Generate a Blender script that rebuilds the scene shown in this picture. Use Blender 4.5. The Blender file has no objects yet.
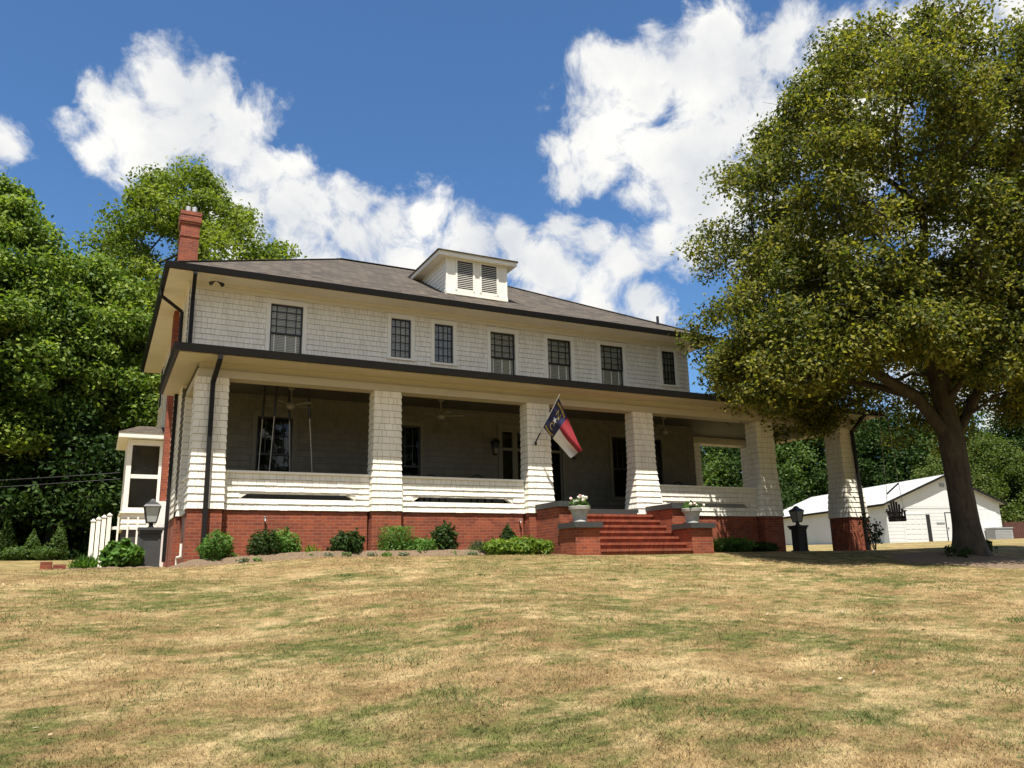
import bpy, math, random
import numpy as np
from mathutils import Matrix, Vector
random.seed(7)
SC = bpy.context.scene
COL = SC.collection
rad = math.radians

# ------------------------------------------------------------------ camera
cam_d = bpy.data.cameras.new('camera'); cam = bpy.data.objects.new('camera', cam_d); COL.objects.link(cam)
cam_d.sensor_width = 36.0; cam_d.lens = 28.297; cam_d.clip_start = 0.1; cam_d.clip_end = 3000
rx = Vector((0.89136294, -0.45270743, -0.02298031)); ux = Vector((-0.08298858, -0.21282103, 0.97356053)); fx = Vector((0.44562878, 0.86588867, 0.22727032))
CAM = Vector((-1.782, -19.394, -1.5596))
m = Matrix.Identity(4)
for i in range(3):
    m[i][0] = rx[i]; m[i][1] = ux[i]; m[i][2] = -fx[i]; m[i][3] = CAM[i]
cam.matrix_world = m
SC.camera = cam

# ------------------------------------------------------------------ light
SUN = Vector((-0.17, -0.333, 1.0)).normalized()
sun_d = bpy.data.lights.new('sun', 'SUN'); sun_d.energy = 3.2; sun_d.angle = rad(0.53); sun_d.color = (1.0, 0.955, 0.88)
sun = bpy.data.objects.new('sun', sun_d); COL.objects.link(sun)
sun.rotation_euler = (-SUN).to_track_quat('-Z', 'Y').to_euler()
SC.view_settings.view_transform = 'Standard'; SC.view_settings.look = 'None'
SC.view_settings.exposure = 1.72; SC.view_settings.gamma = 1.0; SC.view_settings.use_curve_mapping = False

world = bpy.data.worlds.new('World'); SC.world = world; world.use_nodes = True
wn = world.node_tree.nodes; wl = world.node_tree.links
for n in list(wn): wn.remove(n)
def N(nodes, t, **kw):
    n = nodes.new(t)
    for k, v in kw.items(): setattr(n, k, v)
    return n
def mth(nt, op, a, b=None, c=None, clamp=False):
    n = nt.nodes.new('ShaderNodeMath'); n.operation = op; n.use_clamp = clamp
    for i, v in enumerate((a, b, c)):
        if v is None: continue
        if isinstance(v, (int, float)): n.inputs[i].default_value = v
        else: nt.links.new(v, n.inputs[i])
    return n.outputs[0]
W = world.node_tree
sky = N(wn, 'ShaderNodeTexSky', sky_type='NISHITA'); sky.sun_disc = False
sky.sun_elevation = math.asin(SUN.z); sky.sun_rotation = math.atan2(SUN.x, SUN.y)
sky.air_density = 1.0; sky.dust_density = 0.25; sky.ozone_density = 2.2; sky.altitude = 200
tc = N(wn, 'ShaderNodeTexCoord')
BLOBS = [(-0.115, 0.895, 0.431, 0.025), (-0.034, 0.866, 0.499, 0.029), (-0.0, 0.87, 0.493, 0.045), (0.046, 0.875, 0.483, 0.058), (0.094, 0.877, 0.471, 0.06), (0.138, 0.876, 0.462, 0.05), (0.17, 0.887, 0.429, 0.051), (0.117, 0.903, 0.413, 0.067), (0.196, 0.893, 0.405, 0.058), (0.237, 0.889, 0.392, 0.059), (0.285, 0.866, 0.411, 0.054), (0.33, 0.849, 0.412, 0.042), (0.38, 0.841, 0.385, 0.049), (0.325, 0.87, 0.371, 0.073), (0.224, 0.904, 0.363, 0.071), (0.423, 0.818, 0.39, 0.027), (0.454, 0.812, 0.366, 0.031), (0.48, 0.679, 0.555, 0.04), (0.519, 0.668, 0.534, 0.062), (0.562, 0.63, 0.536, 0.061), (0.596, 0.585, 0.55, 0.053), (0.633, 0.547, 0.549, 0.051), (0.673, 0.517, 0.529, 0.059), (0.706, 0.468, 0.532, 0.056), (0.743, 0.411, 0.528, 0.035), (0.758, 0.385, 0.526, 0.034), (0.497, 0.723, 0.48, 0.059), (0.544, 0.688, 0.48, 0.069), (0.599, 0.647, 0.472, 0.067), (0.635, 0.603, 0.483, 0.064), (0.585, 0.69, 0.425, 0.057), (0.624, 0.666, 0.409, 0.056), (0.546, 0.716, 0.435, 0.041), (0.606, 0.704, 0.37, 0.046), (0.576, 0.721, 0.385, 0.041), (0.503, 0.773, 0.386, 0.042), (0.527, 0.782, 0.334, 0.054), (0.482, 0.801, 0.354, 0.049), (0.569, 0.758, 0.319, 0.042), (0.484, 0.776, 0.404, 0.027), (0.581, 0.757, 0.298, 0.036), (0.716, 0.539, 0.444, 0.079), (0.785, 0.492, 0.377, 0.081), (0.696, 0.618, 0.365, 0.074), (0.786, 0.426, 0.447, 0.051), (0.731, 0.638, 0.242, 0.084), (0.823, 0.535, 0.192, 0.073)]
BLOBS += [(-0.055, 0.882, 0.468, 0.026), (-0.035, 0.893, 0.449, 0.029), (0.022, 0.854, 0.52, 0.041), (0.067, 0.852, 0.519, 0.042), (0.116, 0.856, 0.503, 0.041), (0.019, 0.893, 0.45, 0.046), (0.16, 0.871, 0.464, 0.045), (0.488, 0.706, 0.514, 0.052), (0.47, 0.749, 0.467, 0.042), (0.455, 0.745, 0.488, 0.03), (0.573, 0.589, 0.57, 0.048), (0.541, 0.757, 0.367, 0.048), (0.465, 0.823, 0.326, 0.037), (0.237, 0.871, 0.43, 0.035)]
BLOBS += [(0, -.9, .4, .38), (.6, -.7, .4, .34), (-.7, -.6, .4, .32), (.35, -.6, .72, .24), (-.62, -.42, .66, .2), (.92, -.3, .3, .28), (-.95, -.1, .3, .26), (0, -.98, .15, .3), (-0.6, 0.6, 0.5, .14), (-0.75, 0.3, 0.55, .16), (-0.5, -0.6, 0.6, .2), (0.3, -0.8, 0.5, .2), (0.85, -0.2, 0.5, .16), (0.5, -0.3, 0.8, .12)]  # unseen clouds, most behind the camera, added to brighten the shaded front wall
nz = N(wn, 'ShaderNodeTexNoise'); nz.inputs['Scale'].default_value = 9; nz.inputs['Detail'].default_value = 3
wl.new(tc.outputs['Generated'], nz.inputs['Vector'])
wv = N(wn, 'ShaderNodeVectorMath', operation='MULTIPLY_ADD')
wl.new(nz.outputs['Color'], wv.inputs[0]); wv.inputs[1].default_value = (.05, .05, .05); wl.new(tc.outputs['Generated'], wv.inputs[2])
wv2 = N(wn, 'ShaderNodeVectorMath', operation='SUBTRACT'); wl.new(wv.outputs[0], wv2.inputs[0]); wv2.inputs[1].default_value = (.025, .025, .025)
acc = None
for (x, y, z, r) in BLOBS:
    d = N(wn, 'ShaderNodeVectorMath', operation='DISTANCE'); wl.new(wv2.outputs[0], d.inputs[0]); d.inputs[1].default_value = (x, y, z)
    f = mth(W, 'MULTIPLY_ADD', d.outputs['Value'], -1.0 / r, 1.0)
    acc = f if acc is None else mth(W, 'SMOOTH_MAX', acc, f, 0.15)
acc = mth(W, 'MAXIMUM', acc, -1.5)
nf = N(wn, 'ShaderNodeTexNoise'); nf.inputs['Scale'].default_value = 13; nf.inputs['Detail'].default_value = 12; nf.inputs['Roughness'].default_value = .64; nf.inputs['Distortion'].default_value = .25
wl.new(wv2.outputs[0], nf.inputs['Vector'])
dens = mth(W, 'ADD', mth(W, 'MULTIPLY_ADD', acc, 0.95, -0.06), mth(W, 'MULTIPLY', mth(W, 'SUBTRACT', nf.outputs['Fac'], 0.5), 3.3))
mr = N(wn, 'ShaderNodeMapRange', interpolation_type='SMOOTHSTEP'); wl.new(dens, mr.inputs['Value'])
mr.inputs['From Min'].default_value = -0.18; mr.inputs['From Max'].default_value = 0.60
nf2 = N(wn, 'ShaderNodeTexNoise'); nf2.inputs['Scale'].default_value = 9; nf2.inputs['Detail'].default_value = 7; nf2.inputs['Roughness'].default_value = .55
wl.new(wv.outputs[0], nf2.inputs['Vector'])
cr = N(wn, 'ShaderNodeValToRGB'); wl.new(nf2.outputs['Fac'], cr.inputs['Fac'])
cr.color_ramp.elements[0].position = .30; cr.color_ramp.elements[0].color = (2.75, 2.85, 3.0, 1)
cr.color_ramp.elements[1].position = .62; cr.color_ramp.elements[1].color = (3.95, 3.9, 3.75, 1)
skc = N(wn, 'ShaderNodeMix', data_type='RGBA', blend_type='MULTIPLY'); skc.inputs['Factor'].default_value = 1
wl.new(sky.outputs[0], skc.inputs[6]); skc.inputs[7].default_value = (.325, .465, .575, 1)
mixc = N(wn, 'ShaderNodeMix', data_type='RGBA'); wl.new(mr.outputs[0], mixc.inputs['Factor'])
wl.new(skc.outputs[2], mixc.inputs[6]); wl.new(cr.outputs['Color'], mixc.inputs[7])
bg = N(wn, 'ShaderNodeBackground'); bg.inputs['Strength'].default_value = 0.080
wl.new(mixc.outputs[2], bg.inputs['Color'])
wo = N(wn, 'ShaderNodeOutputWorld'); wl.new(bg.outputs[0], wo.inputs['Surface'])
SC.cycles.max_bounces = 8; SC.cycles.diffuse_bounces = 4; SC.cycles.transparent_max_bounces = 12
SC.cycles.use_denoising = True

# ------------------------------------------------------------------ materials
def new_mat(name):
    mt = bpy.data.materials.new(name); mt.use_nodes = True
    nt = mt.node_tree; b = nt.nodes['Principled BSDF']; return mt, nt, b
def rgba(c): return (c[0], c[1], c[2], 1)
def noise(nt, scale, detail=4, rough=.55, vec=None, dist=0):
    n = nt.nodes.new('ShaderNodeTexNoise'); n.inputs['Scale'].default_value = scale; n.inputs['Detail'].default_value = detail
    n.inputs['Roughness'].default_value = rough; n.inputs['Distortion'].default_value = dist
    if vec is None:
        t = nt.nodes.new('ShaderNodeTexCoord'); vec = t.outputs['Object']
    nt.links.new(vec, n.inputs['Vector']); return n.outputs['Fac']
def ramp(nt, fac, stops):
    r = nt.nodes.new('ShaderNodeValToRGB'); nt.links.new(fac, r.inputs['Fac'])
    el = r.color_ramp.elements
    while len(el) < len(stops): el.new(.5)
    for e, (p, c) in zip(el, stops): e.position = p; e.color = rgba(c)
    return r.outputs['Color']
def mixcol(nt, fac, a, b, mode='MIX'):
    n = nt.nodes.new('ShaderNodeMix'); n.data_type = 'RGBA'; n.blend_type = mode
    for s, v in ((n.inputs['Factor'], fac), (n.inputs[6], a), (n.inputs[7], b)):
        if isinstance(v, (int, float)): s.default_value = v
        elif isinstance(v, tuple): s.default_value = rgba(v)
        else: nt.links.new(v, s)
    return n.outputs[2]
def bump(nt, b, h, strength=.3, dist=.01):
    n = nt.nodes.new('ShaderNodeBump'); n.inputs['Strength'].default_value = strength; n.inputs['Distance'].default_value = dist
    nt.links.new(h, n.inputs['Height']); nt.links.new(n.outputs[0], b.inputs['Normal'])
def paint(name, c, rough=.5, var=.12, scale=6, metal=0, bmp=0, spec=.5):
    mt, nt, b = new_mat(name)
    f = noise(nt, scale, 6)
    nt.links.new(ramp(nt, f, [(.3, tuple(x * (1 - var) for x in c)), (.7, c)]), b.inputs['Base Color'])
    b.inputs['Roughness'].default_value = rough; b.inputs['Metallic'].default_value = metal; b.inputs['Specular IOR Level'].default_value = spec
    if bmp: bump(nt, b, noise(nt, scale * 12, 3), bmp)
    return mt
M = {}
def white_shingle(name='painted_shingle', lo=(.815, .765, .655), hi=(.86, .81, .695)):
    mt, nt, b = new_mat(name)
    a = nt.nodes.new('ShaderNodeAttribute'); a.attribute_name = 'tint'
    c = ramp(nt, a.outputs['Fac'], [(0, lo), (1, hi)])
    tcn = nt.nodes.new('ShaderNodeTexCoord'); mp = nt.nodes.new('ShaderNodeMapping'); mp.inputs['Scale'].default_value = (1, 1, .18)
    nt.links.new(tcn.outputs['Object'], mp.inputs['Vector'])
    st = noise(nt, 5, 6, .6, mp.outputs[0])
    c = mixcol(nt, 1.0, c, ramp(nt, st, [(.3, (.86, .85, .82)), (.6, (1, 1, 1))]), 'MULTIPLY')
    nt.links.new(c, b.inputs['Base Color']); b.inputs['Roughness'].default_value = .6
    bump(nt, b, noise(nt, 60, 3, .6, mp.outputs[0]), .25, .004)
    return mt
M['shingle'] = white_shingle(); M['shaded_porch_wall'] = white_shingle('shaded_taupe_shingle', (.135, .121, .088), (.165, .149, .110)); M['joint'] = paint('shingle_joint', (.32, .30, .255), .9)  # porch shingles: dark taupe instead of white puts the porch shade into the colour
M['trim'] = paint('white_trim_paint', (.84, .795, .69), .5, .06, 4)
M['cream'] = paint('cream_soffit_paint', (.76, .70, .57), .6, .08, 3)
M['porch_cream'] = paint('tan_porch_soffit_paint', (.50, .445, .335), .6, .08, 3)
M['ceiling'] = paint('shaded_ceiling_paint', (.085, .078, .060), .7, .1, 3)  # ceiling colour darkened to hold the shade under the porch roof
M['shaded_porch_trim'] = paint('shaded_taupe_trim', (.15, .137, .10), .6, .08, 4)  # dark copy of the white trim, with porch shade in its colour
M['gutter'] = paint('dark_bronze_metal', (.012, .0108, .010), .5, .2, 8, spec=.22)
M['black'] = paint('black_paint', (.016, .016, .017), .45, .2, 8)
M['darkgrey'] = paint('grey_painted_concrete', (.042, .043, .040), .65, .25, 7, bmp=.1)
M['steel'] = paint('galvanized_steel', (.50, .50, .49), .5, .2, 8, metal=.4)
M['concrete'] = paint('weathered_concrete', (.42, .41, .37), .85, .35, 9, bmp=.3)
M['wood_dark'] = paint('dark_stained_wood', (.035, .022, .018), .6, .4, 10)
M['rope'] = paint('rope', (.45, .42, .36), .9)
M['interior'] = paint('room_plaster', (.25, .23, .2), .9)
M['blind'] = paint('blind_slats', (.80, .74, .60), .6)
M['fan'] = paint('shaded_fan_paint', (.20, .185, .145), .5)  # white fans painted dark, so the porch dimness sits in their colour
M['fence'] = paint('red_stained_fence', (.10, .035, .022), .8, .4, 5)
M['pillar'] = paint('charcoal_pillar_paint', (.055, .054, .052), .6, .25, 9)
M['garage_white'] = paint('white_block_paint', (.62, .63, .61), .6, .07, 1.2)
M['garage_grey'] = paint('grey_utility_box', (.30, .32, .33), .5)  # plain grey of the utility box, meter, vent and small fittings
def brick(name, w=.215, h=.075, rowlock=False, whitewash=False):
    mt, nt, b = new_mat(name)
    t = nt.nodes.new('ShaderNodeTexCoord'); s = nt.nodes.new('ShaderNodeSeparateXYZ'); nt.links.new(t.outputs['Object'], s.inputs[0])
    if rowlock: u = s.outputs[0]; v = mth(nt, 'ADD', s.outputs[1], s.outputs[2])
    else: u = mth(nt, 'ADD', s.outputs[0], s.outputs[1]); v = s.outputs[2]
    cx = nt.nodes.new('ShaderNodeCombineXYZ'); nt.links.new(u, cx.inputs[0]); nt.links.new(v, cx.inputs[1])
    br = nt.nodes.new('ShaderNodeTexBrick'); nt.links.new(cx.outputs[0], br.inputs['Vector'])
    br.inputs['Scale'].default_value = 1; br.inputs['Brick Width'].default_value = w; br.inputs['Row Height'].default_value = h
    br.inputs['Mortar Size'].default_value = .0055; br.inputs['Mortar Smooth'].default_value = .2; br.inputs['Bias'].default_value = -.1
    if rowlock: br.offset = 0
    br.inputs['Color1'].default_value = rgba((.275, .060, .021)); br.inputs['Color2'].default_value = rgba((.165, .032, .0135)); br.inputs['Mortar'].default_value = rgba((.25, .14, .085))
    c = mixcol(nt, 1.0, br.outputs['Color'], ramp(nt, noise(nt, 2.2, 6, .65), [(.3, (.72, .7, .7)), (.7, (1.15, 1.1, 1.05))]), 'MULTIPLY')
    # worn patches where mortar haze sits over the brick
    pf = ramp(nt, noise(nt, 3.3, 7, .7), [(.60, (0, 0, 0)), (.76, (1, 1, 1))])
    c = mixcol(nt, mth(nt, 'MULTIPLY', pf, .35), c, (.36, .17, .11))
    if whitewash: c = mixcol(nt, .9, c, (.72, .70, .66))
    nt.links.new(c, b.inputs['Base Color']); b.inputs['Roughness'].default_value = .85
    bump(nt, b, mth(nt, 'MULTIPLY_ADD', br.outputs['Fac'], -1.0, noise(nt, 70, 3)), .5, .006)
    return mt
M['brick'] = brick('red_brick'); M['step_brick'] = brick('step_brick', .078, .4, True); M['white_brick'] = brick('whitewashed_brick', whitewash=True)
def roof_mat(name, c1, c2, axis, cellw=.3, cellh=.14):
    mt, nt, b = new_mat(name)
    t = nt.nodes.new('ShaderNodeTexCoord'); s = nt.nodes.new('ShaderNodeSeparateXYZ'); nt.links.new(t.outputs['Object'], s.inputs[0])
    cx = nt.nodes.new('ShaderNodeCombineXYZ')
    nt.links.new(mth(nt, 'ADD', s.outputs[0], s.outputs[1]), cx.inputs[0]); nt.links.new(mth(nt, 'MULTIPLY', s.outputs[2], axis), cx.inputs[1])
    br = nt.nodes.new('ShaderNodeTexBrick'); nt.links.new(cx.outputs[0], br.inputs['Vector']); br.inputs['Scale'].default_value = 1
    br.inputs['Brick Width'].default_value = cellw; br.inputs['Row Height'].default_value = cellh; br.inputs['Mortar Size'].default_value = .006
    br.inputs['Color1'].default_value = rgba(c1); br.inputs['Color2'].default_value = rgba(c2); br.inputs['Mortar'].default_value = rgba(tuple(x * .45 for x in c2))
    c = mixcol(nt, 1.0, br.outputs['Color'], ramp(nt, noise(nt, 1.1, 6, .7), [(.3, (.8, .8, .8)), (.7, (1.15, 1.12, 1.1))]), 'MULTIPLY')
    c = mixcol(nt, 1.0, c, ramp(nt, noise(nt, 14, 5, .85), [(.32, (.55, .55, .55)), (.68, (1.45, 1.45, 1.45))]), 'MULTIPLY')
    nt.links.new(c, b.inputs['Base Color']); b.inputs['Roughness'].default_value = .95
    bump(nt, b, mth(nt, 'MULTIPLY_ADD', br.outputs['Fac'], -1.5, noise(nt, 120, 2)), .6, .01)
    return mt
M['roof'] = roof_mat('brown_asphalt_shingles', (.088, .068, .047), (.031, .025, .018), 2.1)
M['garage_roof'] = roof_mat('pale_asphalt_shingles', (.40, .405, .395), (.34, .345, .335), 2.6, .4, .2)
def glass_mat():
    mt, nt, b = new_mat('window_glass'); nt.nodes.remove(b)
    tr = nt.nodes.new('ShaderNodeBsdfTransparent'); tr.inputs['Color'].default_value = (.86, .88, .87, 1)
    gl = nt.nodes.new('ShaderNodeBsdfGlossy'); gl.inputs['Roughness'].default_value = .02
    bp_ = nt.nodes.new('ShaderNodeBump'); bp_.inputs['Strength'].default_value = .12; bp_.inputs['Distance'].default_value = .01
    nt.links.new(noise(nt, 2.5, 2), bp_.inputs['Height']); nt.links.new(bp_.outputs[0], gl.inputs['Normal'])
    fr = nt.nodes.new('ShaderNodeFresnel'); fr.inputs['IOR'].default_value = 1.52
    ms = nt.nodes.new('ShaderNodeMixShader'); nt.links.new(mth(nt, 'MULTIPLY_ADD', fr.outputs[0], 0.9, .01, True), ms.inputs[0]); nt.links.new(tr.outputs[0], ms.inputs[1]); nt.links.new(gl.outputs[0], ms.inputs[2])
    nt.links.new(ms.outputs[0], nt.nodes['Material Output'].inputs['Surface']); return mt
M['glass'] = glass_mat()
def leaf_mat(name, c_lo, c_hi, c_tip=None, trans=.4, spec=.18):
    mt, nt, b = new_mat(name); nt.nodes.remove(b)
    a = nt.nodes.new('ShaderNodeAttribute'); a.attribute_name = 'tint'
    stops = [(0, c_lo), (.75, c_hi)] + ([(.8, c_tip), (1, c_tip)] if c_tip else [(1, c_hi)])
    c = ramp(nt, a.outputs['Fac'], stops)
    d = nt.nodes.new('ShaderNodeBsdfPrincipled'); nt.links.new(c, d.inputs['Base Color']); d.inputs['Roughness'].default_value = .55; d.inputs['Specular IOR Level'].default_value = spec
    t = nt.nodes.new('ShaderNodeBsdfTranslucent'); nt.links.new(mixcol(nt, 1.0, c, (1.25, 1.35, .6), 'MULTIPLY'), t.inputs['Color'])
    ms = nt.nodes.new('ShaderNodeMixShader'); ms.inputs[0].default_value = trans
    nt.links.new(d.outputs[0], ms.inputs[1]); nt.links.new(t.outputs[0], ms.inputs[2]); nt.links.new(ms.outputs[0], nt.nodes['Material Output'].inputs['Surface'])
    return mt
M['leaf_oak'] = leaf_mat('holly_oak_leaves', (.040, .056, .012), (.112, .126, .024), (.215, .20, .036), trans=.45, spec=.18)
M['leaf_maple'] = leaf_mat('maple_leaves', (.040, .080, .011), (.135, .205, .030), (.22, .275, .05))
M['leaf_poplar'] = leaf_mat('yellow_green_leaves', (.06, .098, .011), (.17, .215, .026), (.22, .255, .04))
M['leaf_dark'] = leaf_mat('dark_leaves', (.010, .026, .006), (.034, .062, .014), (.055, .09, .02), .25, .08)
M['leaf_far'] = leaf_mat('woodland_leaves', (.03, .062, .012), (.085, .14, .028), (.12, .165, .04))
M['leaf_hedge'] = leaf_mat('light_hedge_leaves', (.045, .075, .012), (.10, .14, .026), (.13, .15, .04))
M['leaf_lime'] = leaf_mat('lime_leaves', (.07, .13, .015), (.18, .26, .035), (.26, .30, .05))
M['leaf_green'] = leaf_mat('fresh_shrub_leaves', (.035, .085, .012), (.095, .19, .03), (.15, .24, .05))
M['weed'] = leaf_mat('weed_blades', (.05, .085, .022), (.12, .17, .05), (.17, .2, .07), .2)
M['leaf_grey'] = leaf_mat('grey_green_leaves', (.05, .075, .04), (.13, .17, .10), (.20, .22, .15))
M['petal'] = leaf_mat('white_petals', (.65, .62, .60), (.82, .80, .78), (.75, .55, .55), .2)
def bark(name, c1, c2):
    mt, nt, b = new_mat(name)
    t = nt.nodes.new('ShaderNodeTexCoord'); mp = nt.nodes.new('ShaderNodeMapping'); mp.inputs['Scale'].default_value = (1, 1, .22); nt.links.new(t.outputs['Object'], mp.inputs['Vector'])
    f = noise(nt, 9, 8, .65, mp.outputs[0], .4)
    c = ramp(nt, f, [(.32, c1), (.68, c2)])
    pf = ramp(nt, noise(nt, 2.1, 5, .6), [(.58, (0, 0, 0)), (.7, (1, 1, 1))])
    c = mixcol(nt, mth(nt, 'MULTIPLY', pf, .35), c, tuple(x * 1.7 for x in c2))
    nt.links.new(c, b.inputs['Base Color']); b.inputs['Roughness'].default_value = .95; bump(nt, b, f, .9, .05); return mt
M['bark'] = bark('grey_brown_bark', (.022, .016, .011), (.066, .051, .035)); M['bark_dark'] = bark('dark_bark', (.03, .025, .02), (.075, .062, .05))
def grass_color(nt):
    t = nt.nodes.new('ShaderNodeTexCoord'); mp = nt.nodes.new('ShaderNodeMapping'); mp.inputs['Scale'].default_value = (.7, 1.1, 1); mp.inputs['Rotation'].default_value = (0, 0, rad(-20)); nt.links.new(t.outputs['Object'], mp.inputs['Vector'])
    v = mp.outputs[0]
    g = mth(nt, 'ADD', mth(nt, 'MULTIPLY', noise(nt, .5, 4, .6, v), .42), mth(nt, 'MULTIPLY', noise(nt, 3.4, 6, .72, v, .3), .70))
    fac = ramp(nt, g, [(.512, (0, 0, 0)), (.655, (.95, .95, .95))])
    st = ramp(nt, noise(nt, 1.2, 6, .7, v, .3), [(.30, (.190, .124, .060)), (.48, (.288, .208, .105)), (.68, (.44, .345, .192))])
    fine = mixcol(nt, 1.0, ramp(nt, noise(nt, 38, 5, .8), [(.30, (.50, .48, .43)), (.70, (1.42, 1.40, 1.34))]), ramp(nt, noise(nt, 7, 5, .75), [(.32, (.66, .65, .62)), (.66, (1.22, 1.2, 1.16))]), 'MULTIPLY')
    gr = ramp(nt, noise(nt, 6, 4, .7, v), [(.35, (.060, .080, .022)), (.7, (.150, .160, .050))])
    c = mixcol(nt, fac, st, gr)
    return mixcol(nt, 1.0, c, fine, 'MULTIPLY'), fac
def lawn_mat():
    mt, nt, b = new_mat('dormant_lawn'); c, _ = grass_color(nt)
    nt.links.new(c, b.inputs['Base Color']); b.inputs['Roughness'].default_value = 1; b.inputs['Specular IOR Level'].default_value = .1
    bump(nt, b, noise(nt, 55, 5, .8), .9, .03); return mt
M['lawn'] = lawn_mat()
def blade_mat():
    mt, nt, b = new_mat('grass_blades'); c, fac = grass_color(nt)
    a = nt.nodes.new('ShaderNodeAttribute'); a.attribute_name = 'tint'
    c = mixcol(nt, 1.0, c, ramp(nt, a.outputs['Fac'], [(0, (.78, .75, .70)), (.5, (1.0, 1.0, .98)), (1, (1.25, 1.22, 1.15))]), 'MULTIPLY')
    nt.links.new(c, b.inputs['Base Color']); b.inputs['Roughness'].default_value = .8; b.inputs['Specular IOR Level'].default_value = .2; return mt
M['blade'] = blade_mat()
def mulch_mat():
    mt, nt, b = new_mat('bark_mulch')
    nt.links.new(ramp(nt, noise(nt, 26, 8, .85), [(.3, (.06, .038, .022)), (.52, (.17, .115, .068)), (.72, (.33, .25, .16))]), b.inputs['Base Color'])
    b.inputs['Roughness'].default_value = 1; bump(nt, b, noise(nt, 28, 5, .8), 1, .04); return mt
M['mulch'] = mulch_mat()
M['flag_blue'] = paint('flag_blue', (.007, .008, .055), .7, .1); M['flag_red'] = paint('flag_red', (.23, .006, .012), .7, .1); M['flag_white'] = paint('flag_white', (.62, .61, .60), .7, .05)
M['gold'] = paint('flag_gold', (.36, .27, .05), .6); M['lamp_glass'] = paint('frosted_lamp_glass', (.52, .54, .52), .25, .1)
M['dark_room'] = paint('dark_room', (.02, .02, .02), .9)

# ------------------------------------------------------------------ mesh helpers
class MB:
    def __init__(s): s.v = []; s.f = []; s.m = []; s.t = []
    def face(s, pts, mi=0, tint=.8):
        i = len(s.v); s.v += [tuple(p) for p in pts]; s.f.append(tuple(range(i, i + len(pts)))); s.m.append(mi); s.t.append(tint)
    def hexa(s, b, t, mi=0, tint=.8):      # bottom 4, top 4 points (ccw from above)
        i = len(s.v); s.v += [tuple(p) for p in b] + [tuple(p) for p in t]
        for f in ((3, 2, 1, 0), (4, 5, 6, 7), (0, 1, 5, 4), (1, 2, 6, 5), (2, 3, 7, 6), (3, 0, 4, 7)): s.f.append(tuple(i + k for k in f)); s.m.append(mi); s.t.append(tint)
    def box(s, x0, y0, z0, x1, y1, z1, mi=0, tint=.8):
        s.hexa([(x0, y0, z0), (x1, y0, z0), (x1, y1, z0), (x0, y1, z0)], [(x0, y0, z1), (x1, y0, z1), (x1, y1, z1), (x0, y1, z1)], mi, tint)
    def tube(s, p, q, r0, r1=None, n=8, mi=0):
        p = Vector(p); q = Vector(q); r1 = r0 if r1 is None else r1
        d = (q - p).normalized(); a = d.orthogonal().normalized(); b = d.cross(a); i = len(s.v)
        for c, r in ((p, r0), (q, r1)):
            for k in range(n):
                t = 2 * math.pi * k / n; s.v.append(tuple(c + (a * math.cos(t) + b * math.sin(t)) * r))
        for k in range(n):
            j = (k + 1) % n; s.f.append((i + k, i + j, i + n + j, i + n + k)); s.m.append(mi); s.t.append(.8)
        s.f.append(tuple(i + k for k in reversed(range(n)))); s.f.append(tuple(i + n + k for k in range(n))); s.m += [mi] * 2; s.t += [.8] * 2
    def path(s, pts, r, n=8):
        for a, b in zip(pts[:-1], pts[1:]): s.tube(a, b, r, r, n)
    def bar(s, p, q, w, h):                  # rectangular pipe between p and q
        p = Vector(p); q = Vector(q); d = (q - p).normalized(); a = Vector((0, 0, 1)).cross(d)
        if a.length < .05: a = Vector((1, 0, 0))
        a.normalize(); b = d.cross(a)
        c = lambda o: [o + a * sx * w / 2 + b * sy * h / 2 for sx, sy in ((-1, -1), (1, -1), (1, 1), (-1, 1))]
        s.hexa(c(p), c(q))
    def lathe(s, c, prof, n=20, mi=0, sq=False):
        i = len(s.v); k0 = math.pi / 4 if sq else 0
        if sq: n = 4
        for r, z in prof:
            for k in range(n):
                t = 2 * math.pi * k / n + k0; s.v.append((c[0] + r * math.cos(t), c[1] + r * math.sin(t), c[2] + z))
        for a in range(len(prof) - 1):
            for k in range(n):
                j = (k + 1) % n; s.f.append((i + a * n + k, i + a * n + j, i + a * n + n + j, i + a * n + n + k)); s.m.append(mi); s.t.append(.8)
        s.f.append(tuple(i + k for k in reversed(range(n)))); e = i + (len(prof) - 1) * n; s.f.append(tuple(e + k for k in range(n))); s.m += [mi] * 2; s.t += [.8] * 2
def link(name, me, parent=None):
    o = bpy.data.objects.new(name, me); COL.objects.link(o)
    if parent is not None:
        o.parent = parent; o.matrix_parent_inverse = wmat(parent).inverted()
    return o
def wmat(o):
    mw = o.matrix_basis.copy()
    if o.parent is not None: mw = wmat(o.parent) @ o.matrix_parent_inverse @ mw
    return mw
def P(name, mb, mats, parent=None, smooth=False):
    if not isinstance(mats, (list, tuple)): mats = [mats]
    me = bpy.data.meshes.new(name); me.from_pydata(mb.v, [], mb.f)
    for x in mats: me.materials.append(M[x])
    if len(mats) > 1: me.polygons.foreach_set('material_index', mb.m)
    at = me.attributes.new('tint', 'FLOAT', 'FACE'); at.data.foreach_set('value', mb.t)
    if smooth: me.polygons.foreach_set('use_smooth', [True] * len(mb.f))
    me.update(); return link(name, me, parent)
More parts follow.
